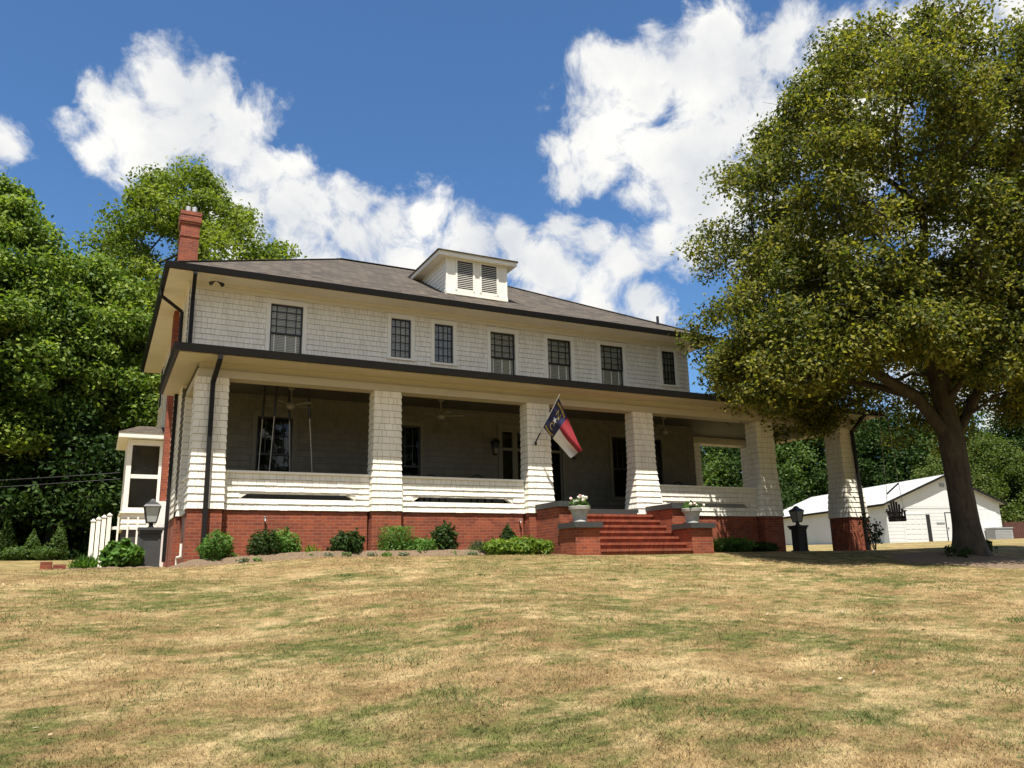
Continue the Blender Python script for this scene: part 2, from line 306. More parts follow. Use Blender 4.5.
def np_obj(name, v, f, mat, parent=None, tint=None):
    me = bpy.data.meshes.new(name); n, k = f.shape
    me.vertices.add(len(v)); me.vertices.foreach_set('co', v.astype(np.float32).ravel())
    me.loops.add(n * k); me.loops.foreach_set('vertex_index', f.astype(np.int32).ravel())
    me.polygons.add(n); me.polygons.foreach_set('loop_start', np.arange(0, n * k, k, dtype=np.int32))
    me.materials.append(M[mat])
    if tint is not None:
        at = me.attributes.new('tint', 'FLOAT', 'FACE'); at.data.foreach_set('value', tint.astype(np.float32))
    me.update(calc_edges=True); return link(name, me, parent)
def tag(o, label=None, cat=None, group=None, kind=None):
    for k, v in (('label', label), ('category', cat), ('group', group), ('kind', kind)):
        if v: o[k] = v
    return o
def thing(name, label, cat, loc=(0, 0, 0), group=None):
    o = bpy.data.objects.new(name, None); COL.objects.link(o); o.empty_display_size = .2; o.location = loc
    return tag(o, label, cat, group)
def struct(o): o['kind'] = 'structure'; return o
def copy_tree(o, parent=None):
    c = o.copy(); COL.objects.link(c); c.parent = parent
    for ch in list(o.children): copy_tree(ch, c)
    return c

# ------------------------------------------------------------------ terrain
def sstep(a, b, x):
    t = np.clip((x - a) / (b - a), 0, 1); return t * t * (3 - 2 * t)
def softneg(d, w=1.2):      # smooth min(d,0)
    return -w * np.log1p(np.exp(np.clip(-d / w, -60, 60))) 
def gz(x, y):
    x = np.asarray(x, float); y = np.asarray(y, float)
    z = -1.13 - .17 * sstep(3.2, -.6, x) * (1 - sstep(4, 13, y)) + .113 * softneg(y + 1.5, .45)
    back = np.clip(y - 2, 0, 70)
    z = z + back * (.02 + .012 * sstep(1, -3, x)) + .021 * np.clip(x - 22, 0, 70)
    near = sstep(-1.0, -4.0, y)
    z = z + near * (.035 * np.sin(x * .55 + .8) * np.sin(y * .5 + .3) + .02 * np.sin(x * 1.3 + y * .9) + .012 * np.sin(x * 2.3 - y * 1.9))
    return z
def build_ground():
    def axis(lo, hi, f0, f1, step, far):
        a = [lo]; 
        left = np.linspace(lo, f0, far); mid = np.arange(f0, f1, step); right = np.linspace(f1, hi, far)
        return np.unique(np.concatenate([left, mid, right]))
    xs = axis(-500, 600, -25, 40, .45, 40); ys = axis(-120, 700, -22, 8, .3, 45)
    X, Y = np.meshgrid(xs, ys, indexing='ij'); Z = gz(X, Y)
    v = np.stack([X, Y, Z], -1).reshape(-1, 3); nx, ny = X.shape
    i = (np.arange(nx - 1)[:, None] * ny + np.arange(ny - 1)[None]).ravel()
    f = np.stack([i, i + ny, i + ny + 1, i + 1], -1)
    o = np_obj('lawn', v, f, 'lawn'); o.data.polygons.foreach_set('use_smooth', [True] * len(f)); struct(o)
build_ground()
def build_blades(n=620000, seed=3):
    r = np.random.default_rng(seed)
    dist = 3.2 + (r.random(n) ** 1.25) * 21; az = rad(27) + (r.random(n) - .5) * rad(92)
    x = CAM.x + dist * np.sin(az); y = CAM.y + dist * np.cos(az)
    ok = (y < -1.05) & ~((y > -2.25) & (x > 8.6) & (x < 13.4)); x = x[ok]; y = y[ok]; dist = dist[ok]; n = len(x)
    z = gz(x, y) - .004
    clump = .5 + .5 * np.sin(x * 3.1 + np.sin(y * 2.3) * 2) * np.sin(y * 2.7 + np.sin(x * 1.9) * 2)
    h = (.014 + .024 * r.random(n) ** 1.8) * (.75 + .6 * clump); w = .003 + .003 * r.random(n) + .0002 * dist
    a = r.random(n) * 2 * math.pi; la = r.random(n) * 2 * math.pi; ln = h * (.3 + 1.3 * r.random(n))
    dx = np.cos(a) * w / 2; dy = np.sin(a) * w / 2
    v = np.empty((n, 3, 3)); v[:, 0] = np.stack([x - dx, y - dy, z], -1); v[:, 1] = np.stack([x + dx, y + dy, z], -1)
    v[:, 2] = np.stack([x + np.cos(la) * ln, y + np.sin(la) * ln, z + h], -1)
    o = np_obj('grass', v.reshape(-1, 3), np.arange(3 * n).reshape(-1, 3), 'blade', tint=r.random(n))
    tag(o, 'short dry tan grass with patchy green blades covering the sloping lawn', 'grass', kind='stuff')
build_blades()

# ------------------------------------------------------------------ house helpers
def splits(L, lo=.12, hi=.24):
    t = [0]; 
    while t[-1] < L - lo: t.append(t[-1] + random.uniform(lo, hi))
    t[-1] = L
    return t
def courses(mb, p0, u, n, L, z0, z1, expo, openings=(), proud=.02, back=True, lo=.12, hi=.24):
    """rows of separate shingles on a wall; openings = (u0, u1, z0, z1)"""
    u = Vector((u[0], u[1], 0)); n = Vector((n[0], n[1], 0)); p0 = Vector((p0[0], p0[1], 0)); zb = z0
    def free(zm):
        iv = [(0, L)]
        for (a, b, c, d) in openings:
            if c < zm < d:
                nv = []
                for (s, e) in iv:
                    if b <= s or a >= e: nv.append((s, e)); continue
                    if a > s: nv.append((s, a))
                    if b < e: nv.append((b, e))
                iv = nv
        return iv
    pt = lambda t, z, o: p0 + u * t + n * o + Vector((0, 0, z))
    while zb < z1 - .01:
        zt = min(zb + expo, z1)
        cuts = sorted({zb, zt} | {z for o in openings for z in o[2:4] if zb < z < zt})
        sp = splits(L, lo, hi); jz = [random.uniform(-.004, .004) for _ in sp]; jt = [random.random() for _ in sp]; jp = [random.uniform(0, .004) for _ in sp]
        for a, b in zip(cuts[:-1], cuts[1:]):
            fr = free((a + b) / 2)
            off = lambda z: proud * (1 - (z - zb) / expo) + .004
            for (s, e) in fr:
                if back: mb.face([pt(s, a, 0), pt(e, a, 0), pt(e, b, 0), pt(s, b, 0)], 1, .3)
                for i in range(len(sp) - 1):
                    t0 = max(sp[i], s) + .0028; t1 = min(sp[i + 1], e) - .0028
                    if t1 <= t0: continue
                    za = a + (.007 + jz[i] if a == zb else 0); o0 = off(a) + jp[i]; o1 = off(b) + jp[i]
                    mb.face([pt(t0, za, o0), pt(t1, za, o0), pt(t1, b, o1), pt(t0, b, o1)], 0, jt[i])
                    if a == zb: mb.face([pt(t0, za, 0), pt(t1, za, 0), pt(t1, za, o0), pt(t0, za, o0)], 0, jt[i])
        zb = zt
def pier_shingles(mb, rect, z0, z1, expo, proud=.02):
    """rect(z) -> x0,x1,y0,y1 of the tapered pier"""
    zb = z0
    while zb < z1 - .01:
        zt = min(zb + expo, z1)
        def ring(z, o):
            x0, x1, y0, y1 = rect(z); return [Vector((x0 - o, y0 - o, z)), Vector((x1 + o, y0 - o, z)), Vector((x1 + o, y1 + o, z)), Vector((x0 - o, y1 + o, z))]
        B, T, I, J = ring(zb, proud), ring(zt, .003), ring(zb, 0), ring(zt, 0)
        for k in range(4):
            j = (k + 1) % 4; L = (B[j] - B[k]).length; sp = splits(L, .1, .24)
            mb.face([I[k], I[j], J[j], J[k]], 1, .3)
            for a, b in zip(sp[:-1], sp[1:]):
                a0 = a / L + (.0035 / L if a else 0); b0 = b / L - (.0035 / L if b < L else 0); jz = Vector((0, 0, 0.009 + random.uniform(-.004, .004))); tt = random.random()
                q = [B[k].lerp(B[j], a0) + jz, B[k].lerp(B[j], b0) + jz, T[k].lerp(T[j], b0), T[k].lerp(T[j], a0)]
                mb.face(q, 0, tt); mb.face([I[k].lerp(I[j], a0) + jz, I[k].lerp(I[j], b0) + jz, q[1], q[0]], 0, tt)
        zb = zt
EX = .17
house = thing('house', 'large white shingled house with brown hip roof, long front porch and red brick base', 'house', (8.5, 2.8, -1.17))
XL, XR, YW, YB = -.05, 16.8, 2.8, 13.2
# windows: kind, x0, x1, z0, z1
WIN = [('d', 2.08, 2.98, 4.36, 5.95), ('s', 5.60, 6.23, 4.74, 5.96), ('s', 6.99, 7.61, 4.72, 5.95), ('d', 8.89, 9.77, 4.36, 5.92), ('d', 10.97, 11.87, 4.36, 5.93), ('d', 13.04, 13.97, 4.36, 5.94), ('s', 15.63, 16.21, 4.76, 5.99)]
WIN1 = [('p', 1.86, 2.81, .78, 2.71), ('p', 5.62, 6.54, .45, 2.70), ('p', 13.32, 14.2, .76, 2.77), ('p', 14.48, 15.36, .76, 2.77)]
DOOR = (9.22, 11.38, .12, 2.78)
op2 = [(w[1] - XL - .004, w[2] - XL + .004, w[3] - .004, w[4] + .004) for w in WIN]
op1 = [(w[1] - XL - .004, w[2] - XL + .004, w[3] - .004, w[4] + .004) for w in WIN1] + [(DOOR[0] - XL, DOOR[1] - XL, DOOR[2], DOOR[3])]
wb = MB()
courses(wb, (XL, YW), (1, 0), (0, -1), XR - XL, 3.62, 6.12, .155, op2, lo=.09, hi=.2)
P('upper_front_wall', wb, ['shingle', 'joint'], house)
wb = MB(); courses(wb, (XL, YW), (1, 0), (0, -1), XR - XL, .12, 3.32, EX, op1); P('lower_front_wall', wb, ['shaded_porch_wall', 'joint'], house)
wb = MB()
courses(wb, (XL, YB), (0, -1), (-1, 0), YB - YW, -.02, 6.12, EX, [(YB - 12.2, YB - 11.2, 4.5, 5.95)])
courses(wb, (XR, YW), (0, 1), (1, 0), YB - YW, -.02, 6.12, EX, [], lo=.3, hi=.6)
wb.face([(XL, YB, -.02), (XR, YB, -.02), (XR, YB, 6.12), (XL, YB, 6.12)])
P('side_wall', wb, ['shingle', 'joint'], house)
fb = MB(); y0 = YW - .035; x0 = XL - .035; x1 = XR + .035
fb.box(x0, y0, 6.12, x1, YW - .004, 6.30); fb.box(x0, YW - .003, 6.12, XL, YB, 6.30); fb.box(XR, YW - .003, 6.12, x1, YB, 6.30)
fb.box(x0 - .03, y0 - .045, 6.23, x1 + .03, y0 - .003, 6.302); fb.box(XL, y0, 3.325, XR, YW - .003, 3.40)
P('frieze', fb, 'cream', house)
bb = MB()      # brick foundation under the main block
bb.box(XL + .01, YW - .02, -1.6, XR - .01, YB, -.03); P('foundation', bb, 'brick', house)
rb = MB()      # rooms behind the windows and the upper floor slab
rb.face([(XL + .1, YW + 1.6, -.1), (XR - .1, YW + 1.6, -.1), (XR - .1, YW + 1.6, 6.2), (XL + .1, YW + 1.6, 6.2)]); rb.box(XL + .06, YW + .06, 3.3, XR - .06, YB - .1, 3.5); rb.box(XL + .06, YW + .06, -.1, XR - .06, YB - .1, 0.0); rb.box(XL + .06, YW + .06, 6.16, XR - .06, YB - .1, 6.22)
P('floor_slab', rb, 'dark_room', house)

def casing(mb, x0, x1, z0, z1, y, w=.115, th=.045, sill=False, depth=.12):
    a = y - th
    mb.box(x0 - w, a, z0 - (.0 if sill else w), x0, y + depth, z1); mb.box(x1, a, z0 - (.0 if sill else w), x1 + w, y + depth, z1)
    mb.box(x0 - w - .015, a - .01, z1, x1 + w + .015, y + depth, z1 + w + .02)
    if sill: mb.box(x0 - w - .03, a - .03, z0 - .06, x1 + w + .03, y + depth, z0)
    else: mb.box(x0, a, z0 - w, x1, y + depth, z0)
def window(kind, x0, x1, z0, z1, y=YW):
    c = MB(); casing(c, x0, x1, z0, z1, y, sill=(kind == 's')); wn_ = P('window', c, 'shaded_porch_trim' if kind == 'p' else 'trim', house)
    s = MB(); yf = y + .015; t = .045; W_ = x1 - x0
    fr = lambda a, b, c_, d, yy, th=.03, t=t: (s.box(a, yy, c_, a + t, yy + th, d), s.box(b - t, yy, c_, b, yy + th, d), s.box(a + t, yy, c_, b - t, yy + th, c_ + t), s.box(a + t, yy, d - t, b - t, yy + th, d))
    zm = z0 + (z1 - z0) * .47
    if kind == 's':
        fr(x0, x1, z0, z1, yf)
        for k in (1, 2, 3): xx = x0 + t + (W_ - 2 * t) * (.22, .5, .78)[k - 1]; s.box(xx - .012, yf + .004, z0 + t, xx + .012, yf + .024, z1 - t)
        for k in range(1, 5): zz = z0 + (z1 - z0) * k / 5; s.box(x0 + t, yf + .006, zz - .012, x1 - t, yf + .022, zz + .012)
    else:
        fr(x0, x1, zm - .02, z1, yf); fr(x0 + .002, x1 - .002, z0, zm + .02, yf + .034)
        for q in (.2, .5, .8) if kind == 'd' else (.25, .5, .75): xx = x0 + W_ * q; s.box(xx - .012, yf + .004, zm + t - .02, xx + .012, yf + .024, z1 - t)
        for k in range(1, 4):
            zz = zm + (z1 - zm) * k / 4
            if kind == 'd' and k != 2: s.box(x0 + t, yf + .006, zz - .011, x0 + W_ * .5, yf + .022, zz + .011); s.box(x0 + W_ * .5, yf + .006, zz - .011, x1 - t, yf + .022, zz + .011)
            elif k == 2: s.box(x0 + t, yf + .006, zz - .011, x1 - t, yf + .022, zz + .011)
    P('sash', s, 'black', wn_)
    g = MB(); yg = yf + .017 if kind == 's' else yf + .018
    if kind == 's': g.face([(x0 + .03, yg, z0 + .03), (x1 - .03, yg, z0 + .03), (x1 - .03, yg, z1 - .03), (x0 + .03, yg, z1 - .03)])
    else:
        g.face([(x0 + .03, yg, zm), (x1 - .03, yg, zm), (x1 - .03, yg, z1 - .03), (x0 + .03, yg, z1 - .03)])
        g.face([(x0 + .03, yg + .034, z0 + .03), (x1 - .03, yg + .034, z0 + .03), (x1 - .03, yg + .034, zm), (x0 + .03, yg + .034, zm)])
    P('pane', g, 'glass', wn_)
    if kind != 'p':
        b = MB(); yb = y + .075; z = z0
        while z < z1:
            b.face([(x0, yb, z), (x1, yb, z), (x1, yb + .014, z + .040), (x0, yb + .014, z + .040)]); z += .046
        for q in ((.15, .5, .82) if kind == 'd' else (.3, .7)): b.box(x0 + W_ * q - .014, yb - .012, z0, x0 + W_ * q + .014, yb - .006, z1, 1)
        P('blind', b, ['blind', 'trim'], wn_)
for w in WIN: window(*w)
for w in WIN1: window(*w)
# upper side window on the left wall
sw = MB(); sw.box(XL - .05, 11.1, 4.4, XL - .03, 12.3, 6.05); sm_ = P('window', sw, 'trim', house)
sg = MB(); sg.box(XL - .06, 11.2, 4.5, XL - .052, 12.2, 5.95); P('pane', sg, 'black', sm_)

# front door with side lights
fd = MB(); xa, xb, za, zb_ = DOOR
casing(fd, xa, xb, za, zb_, YW, .13, .05, True)
cols = [(xa, 9.66), (9.74, 10.28), (10.32, 10.86), (10.94, xb)]
for i, (a, b) in enumerate(cols):
    fd.box(a, YW + .02, za, a + .05, YW + .06, zb_); fd.box(b - .05, YW + .02, za, b, YW + .06, zb_)
    for zz, hh in ((za, .32), (2.12, .09), (zb_ - .07, .07)): fd.box(a + .05, YW + .022, zz, b - .05, YW + .058, zz + hh)
fd.box(9.66, YW + .01, za, 9.74, YW + .07, zb_); fd.box(10.86, YW + .01, za, 10.94, YW + .07, zb_); fd.box(10.28, YW + .012, za, 10.32, YW + .065, zb_)
door = P('front_door', fd, 'shaded_porch_trim', house)
gp = MB()
for a, b in cols: gp.face([(a + .04, YW + .04, za + .3), (b - .04, YW + .04, za + .3), (b - .04, YW + .04, zb_ - .06), (a + .04, YW + .04, zb_ - .06)])
P('pane', gp, 'glass', door)
hd = MB(); hd.tube((10.24, YW + .02, 1.1), (10.24, YW - .04, 1.1), .02); hd.lathe((10.24, YW - .06, 1.07), [(.012, 0), (.035, .02), (.035, .05), (.012, .07)], 10); P('handle', hd, 'steel', door)

# main roof: hip
EX0, EX1, EY0, EY1, EZ = -.66, 17.5, 2.03, 14.0, 6.47
YR = (EY0 + EY1) / 2; RZ = EZ + .545 * (YR - EY0); RX0 = EX0 + (YR - EY0); RX1 = EX1 - (YR - EY0)
def rz(y): return EZ + .545 * (y - EY0)
r = MB(); A, B, C, D = (EX0, EY0, EZ), (EX1, EY0, EZ), (EX1, EY1, EZ), (EX0, EY1, EZ); E_, F_ = (RX0, YR, RZ), (RX1, YR, RZ)
r.face([A, B, F_, E_]); r.face([B, C, F_]); r.face([C, D, E_, F_]); r.face([D, A, E_])
# saddle behind the chimney
r.face([(.3, 5.95, 8.12), (2.3, 5.95, 8.12), (.3, 4.9, 7.04)]); r.face([(2.3, 5.95, 8.12), (.3, 5.95, 8.12), (.3, 7.0, 7.04)])
roof = P('roof', r, 'roof', house)
rc = MB()
for a, b in ((A, E_), (B, F_), (E_, F_), (C, F_), (D, E_)):
    rc.bar(Vector(a) + Vector((0, 0, .01)), Vector(b) + Vector((0, 0, .01)), .2, .02)
P('ridge_cap', rc, 'roof', roof)
def ring_gutter(mb, x0, y0, x1, y1, zb, zt, w=.12, sides='fblr', lip=True):
    seg = {'f': (x0 - w, y0 - w, x1 + w, y0), 'b': (x0 - w, y1, x1 + w, y1 + w), 'l': (x0 - w, y0 + .001, x0, y1 - .001), 'r': (x1, y0 + .001, x1 + w, y1 - .001)}
    for s_ in sides: a, b, c, d = seg[s_]; mb.hexa([(a + (.03 if s_ == 'l' else 0), b + (.03 if s_ == 'f' else 0), zb), (c - (.03 if s_ == 'r' else 0), b + (.03 if s_ == 'f' else 0), zb), (c - (.03 if s_ == 'r' else 0), d, zb), (a + (.03 if s_ == 'l' else 0), d, zb)], [(a, b, zt), (c, b, zt), (c, d, zt), (a, d, zt)])
g = MB(); ring_gutter(g, EX0 + .02, EY0 + .02, EX1 - .02, EY1 - .02, 6.318, 6.475); P('gutter', g, 'gutter', house)
s = MB(); s.box(EX0 + .02, EY0 + .02, 6.302, EX1 - .02, EY1 - .02, 6.326); P('soffit', s, 'cream', house)
# roof vent pipe
v_ = MB(); v_.tube((15.9, 3.2, rz(3.0)), (15.9, 3.2, rz(3.2) + .32), .05, .05, 10); P('vent_pipe', v_, 'black', roof)

# chimney
ch = MB()
ch.box(-.22, 5.6, .62, .31, 6.25, 9.15); ch.box(-.235, 5.58, 8.72, .325, 6.27, 8.79); ch.box(-.245, 5.57, 9.15, .335, 6.28, 9.22); ch.box(-.265, 5.55, 9.22, .355, 6.30, 9.36); ch.box(-.25, 5.565, 9.36, .34, 6.285, 9.43); ch.box(-.265, 5.55, 9.43, .355, 6.30, 9.55)
chim = P('chimney', ch, 'brick', house)
cb = MB(); cb.box(-.28, 5.54, -1.6, .34, 6.30, .62); P('chimney_base', cb, 'white_brick', chim)
for x in (-.03, .15):
    f = MB(); f.lathe((x, 5.9, 9.55), [(.075, 0), (.075, .28), (.06, .28), (.06, .05)], 14); P('flue', f, 'steel', chim)

# dormer
DX0, DX1, DY = 7.62, 9.76, 3.3
d = MB(); zt = 8.42; zf = rz(DY)
def back_y(z): return EY0 + (z - EZ) / .545
d.face([(DX0, DY, zf - .1), (DX1, DY, zf - .1), (DX1, DY, zt), (DX0, DY, zt)])
k = 0; z = zf - .02
while z < zt:          # lap siding on the cheeks
    z2 = min(z + .145, zt)
    for X, sg_ in ((DX0, -1), (DX1, 1)):
        d.face([(X + sg_ * .022, DY + .06, z), (X + sg_ * .022, back_y(z) + .1, z), (X + sg_ * .003, back_y(z2) + .1, z2), (X + sg_ * .003, DY + .06, z2)]); d.face([(X, DY + .06, z), (X, back_y(z) + .1, z), (X + sg_ * .022, back_y(z) + .1, z), (X + sg_ * .022, DY + .06, z)])
    z = z2
for X in (DX0, DX1): d.box(X - .03, DY - .03, zf - .1, X + .03, DY + .07, zt)
lv = [(DX0 + .36, DX0 + .92), (DX1 - .92, DX1 - .36)]
for a, b in ((DX0 + .03, DX0 + .17), (DX0 + .175, lv[0][0] - .07), (lv[0][1] + .07, (lv[0][1] + lv[1][0]) / 2 - .004), ((lv[0][1] + lv[1][0]) / 2 + .004, lv[1][0] - .07), (lv[1][1] + .07, DX1 - .175), (DX1 - .17, DX1 - .03)): d.box(a, DY - .018, zf + .16, b, DY - .002, zt)
d.box(DX0 - .035, DY - .06, zf + .02, DX1 + .035, DY - .031, zf + .14)
dm = P('dormer', d, 'trim', house)
for a, b in lv:
    l = MB(); l.box(a - .065, DY - .045, zf + .2, a, DY - .003, zt - .06); l.box(b, DY - .045, zf + .2, b + .065, DY - .003, zt - .06); l.box(a - .065, DY - .045, zt - .06, b + .065, DY - .003, zt - .003); l.box(a, DY - .045, zf + .16, b, DY - .003, zf + .22)
    l.face([(a, DY - .004, zf + .2), (b, DY - .004, zf + .2), (b, DY - .004, zt - .05), (a, DY - .004, zt - .05)], 1)
    z = zf + .235
    while z < zt - .09:
        l.face([(a, DY - .04, z), (b, DY - .04, z), (b, DY - .012, z + .020), (a, DY - .012, z + .020)]); l.face([(a, DY - .04, z - .008), (b, DY - .04, z - .008), (b, DY - .04, z), (a, DY - .04, z)]); z += .063
    P('louver', l, ['trim', 'black'], dm)
e = MB(); ex0, ex1, ey, z0, z1 = 7.27, 10.08, 3.09, 8.42, 8.58
e.box(ex0, ey, z0, ex1, 6.2, z1 - .02); P('eave_board', e, 'trim', dm)
t_ = MB(); hw = (ex1 - ex0) / 2 + .03; xm = (ex0 + ex1) / 2; zr = z1 + .62; yr = ey - .03 + hw
a, b = (ex0 - .03, ey - .03, z1), (ex1 + .03, ey - .03, z1); ap = (xm, yr, zr); bk = (xm, back_y(zr) + .1, zr); al = (ex0 - .03, back_y(z1) + .1, z1); bl = (ex1 + .03, back_y(z1) + .1, z1)
t_.face([a, b, ap]); t_.face([a, ap, bk, al]); t_.face([b, bl, bk, ap]); t_.face([al, bl, (bl[0], ey - .03, z1 - .02), (al[0], ey - .03, z1 - .02)])
for p, q in ((a, b), (al, a), (b, bl)): t_.bar(Vector(p) - Vector((0, 0, .01)), Vector(q) - Vector((0, 0, .01)), .03, .035)
P('dormer_roof', t_, 'roof', dm)

# ------------------------------------------------------------------ porch
PX0, PX1, PY0, PY1 = -.47, 22.35, -.63, 5.5; PZ = 3.59; SL = .20
pr = MB()
hz = lambda dd: PZ + SL * dd
A, B, D_ = (PX0, PY0, PZ), (PX1, PY0, PZ), (PX1, PY1, PZ)
rdg = (PX1 - 3.1, PY0 + 3.1, hz(3.1)); dy = YW - PY0
pr.face([A, B, rdg, (XR, PY0 + 3.1, hz(3.1)), (XR, YW + .1, hz(dy + .1)), (PX0 + dy + .1, YW + .1, hz(dy + .1))])
pr.face([B, D_, rdg]); pr.face([D_, (XR, PY1, PZ), (XR, PY0 + 3.1, hz(3.1)), rdg])
pr.face([A, (PX0 + dy + .1, YW + .1, hz(dy + .1)), (XL, YW + .1, hz(XL - PX0)), (XL, 4.26, hz(XL - PX0)), (PX0, 4.26, PZ)])
pr.face([(PX0, 4.26, PZ), (XL, 4.26, hz(XL - PX0)), (XL, 4.26, PZ - .15), (PX0, 4.26, PZ - .15)])
P('porch_roof', pr, 'roof', house)
g = MB(); ring_gutter(g, PX0 + .02, PY0 + .02, PX1 - .02, PY1 - .02, 3.43, 3.60, sides='f')
g.hexa([(PX0 - .07, PY0 + .021, 3.43), (PX0 + .02, PY0 + .021, 3.43), (PX0 + .02, 4.26, 3.43), (PX0 - .07, 4.26, 3.43)], [(PX0 - .1, PY0 + .021, 3.60), (PX0 + .02, PY0 + .021, 3.60), (PX0 + .02, 4.26, 3.60), (PX0 - .1, 4.26, 3.60)])
g.box(PX1 - .02, PY0 + .021, 3.43, PX1 + .1, PY1, 3.60)
for i in range(40):    # gutter spikes
    pass
P('gutter', g, 'gutter', house)
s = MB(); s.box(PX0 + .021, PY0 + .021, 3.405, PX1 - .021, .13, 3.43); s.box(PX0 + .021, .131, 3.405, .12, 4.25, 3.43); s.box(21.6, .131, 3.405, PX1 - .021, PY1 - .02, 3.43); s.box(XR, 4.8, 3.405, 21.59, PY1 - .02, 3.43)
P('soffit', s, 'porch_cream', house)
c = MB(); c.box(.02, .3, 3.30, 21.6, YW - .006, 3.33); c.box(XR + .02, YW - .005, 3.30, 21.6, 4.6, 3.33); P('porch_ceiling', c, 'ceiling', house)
b = MB()
def beam(x0, y0, x1, y1):
    b.box(x0, y0, 3.05, x1, y1, 3.23); b.box(x0 + .045, y0 + .045, 3.231, x1 - .045, y1 - .045, 3.404)
beam(.03, .04, 21.69, .47); beam(.03, .471, .47, YW - .01); beam(21.17, .471, 21.69, 4.399); beam(XR + .03, 4.40, 21.69, 4.9)
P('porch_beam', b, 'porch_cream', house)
# piers
def pier(x0, x1, y0, y1, flare, brick_to=-1.7):
    def rect(z):
        t = max(0., min(1., (1.5 - z) / 1.5)); t = t * t * (3 - 2 * t) * .6 + t * .4
        o = flare * t + .006 * (3 - z); return x0 - o, x1 + o, y0 - o * .8, y1 + o * .8
    q = MB(); pier_shingles(q, rect, -.02, 3.05, EX); pp = P('pier', q, ['shingle', 'joint'], house)
    k = MB(); a = rect(0); k.box(a[0] + .012, a[2] + .015, brick_to, a[1] - .012, a[3] - .015, -.022); P('pier_base', k, 'brick', pp); return pp
PIERS = [(.02, .72), (4.28, 4.98), (8.68, 9.38), (12.28, 12.98), (17.15, 17.85), (20.98, 21.68)]
for (a, c_), fl, yd in zip(PIERS, (.015, .02, .035, .10, .05, .10), (.6, .45, .45, .45, .54, .72)): pier(a, c_, .05, yd, fl)
pier(17.72, 18.36, 4.32, 4.95, .03); pier(20.98, 21.68, 4.28, 4.95, .08)
pier(.02, .45, YW - .26, YW - .03, .01)
# brick skirt between the piers
for q_ in ((.78, .26, 4.2, .47), (5.05, .26, 8.58, .47), (13.15, .26, 17.05, .47), (.10, .78, .35, YW - .04), (17.55, .78, 17.80, 4.2)):
    sk = MB(); sk.box(q_[0], q_[1], -1.7, q_[2], q_[3], -.03); P('brick_skirt', sk, 'brick', house)
fl = MB(); fl.box(.12, .28, -.02, 17.8, YW - .005, .115); fl.box(XR + .03, YW - .004, -.02, 17.8, 4.4, .115); fl.box(9.46, -.06, -.045, 12.2, .279, .115)
P('porch_floor', fl, 'darkgrey', house)
# half-height shingled railings with a drainage slot
def railing(x0, x1):
    q = MB(); y = .25; sl = (x0 + .36, x1 - .36, .245, .375)
    courses(q, (x0, y), (1, 0), (0, -1), x1 - x0, -.02, .84, .145, [(sl[0] - x0, sl[1] - x0, sl[2], sl[3])], proud=.022)
    for (a, c_, d_, e_) in ((x0, x1, -.02, sl[2]), (x0, x1, sl[3], .84), (x0, sl[0], sl[2], sl[3]), (sl[1], x1, sl[2], sl[3])): q.box(a, y + .002, d_, c_, y + .17, e_)
    for sgn, xe in ((1, sl[0]), (-1, sl[1])):
        tri = [(xe, sl[3]), (xe + sgn * .2, sl[3]), (xe, sl[2])]
        i0 = [(px, y - .004, pz) for px, pz in tri]; i1 = [(px, y + .165, pz) for px, pz in tri]
        q.face(i0); q.face(i1); q.face([i0[1], i1[1], i1[2], i0[2]])
    rl = P('railing', q, ['shingle', 'joint'], house)
    cp = MB(); cp.box(x0, y - .045, .841, x1, y + .22, .90); P('railing_cap', cp, 'trim', rl)
railing(.76, 4.24); railing(5.02, 8.62); railing(13.10, 17.08)
def side_rail(x, y0, y1, out):
    q = MB(); courses(q, (x, y1) if out < 0 else (x, y0), (0, -1) if out < 0 else (0, 1), (out, 0), y1 - y0, -.02, .84, .145, proud=.022)
    q.box(min(x, x - out * .17) + .001, y0, -.02, max(x, x - out * .17) - .001, y1, .84); rl = P('railing', q, ['shingle', 'joint'], house)
    cp = MB(); cp.box(min(x + out * .045, x - out * .22), y0, .841, max(x + out * .045, x - out * .22), y1, .90); P('railing_cap', cp, 'trim', rl)
side_rail(.10, .64, YW - .28, -1); side_rail(17.80, .74, 4.3, 1)

# steps and cheek walls
st = MB(); nst = 7; rise = (-.05 + 1.22) / nst; y_top = -.06
for i in range(nst):
    ztop = -.05 - rise * i; yy = y_top - .275 * i
    st.box(9.56, yy - .275, ztop - rise - .3, 12.49, yy - .004, ztop - .004 - .06 - .0); st.box(9.56, yy - .318, ztop - .063, 12.49, yy + .0, ztop)
P('steps', st, 'step_brick', house)
def cheek(x0, x1):
    q = MB(); q.box(x0, -1.22, -1.7, x1, .03, .06); q.box(x0 - .01, -2.0, -1.7, x1 + .01, -1.224, -.52); cw = P('cheek_wall', q, 'brick', house)
    k = MB(); k.box(x0 - .05, -1.29, .061, x1 + .05, -.02, .20); k.box(x0 - .07, -2.08, -.519, x1 + .07, -1.226, -.385); P('cap_stone', k, 'darkgrey', cw)
cheek(8.86, 9.55); cheek(12.5, 13.2)

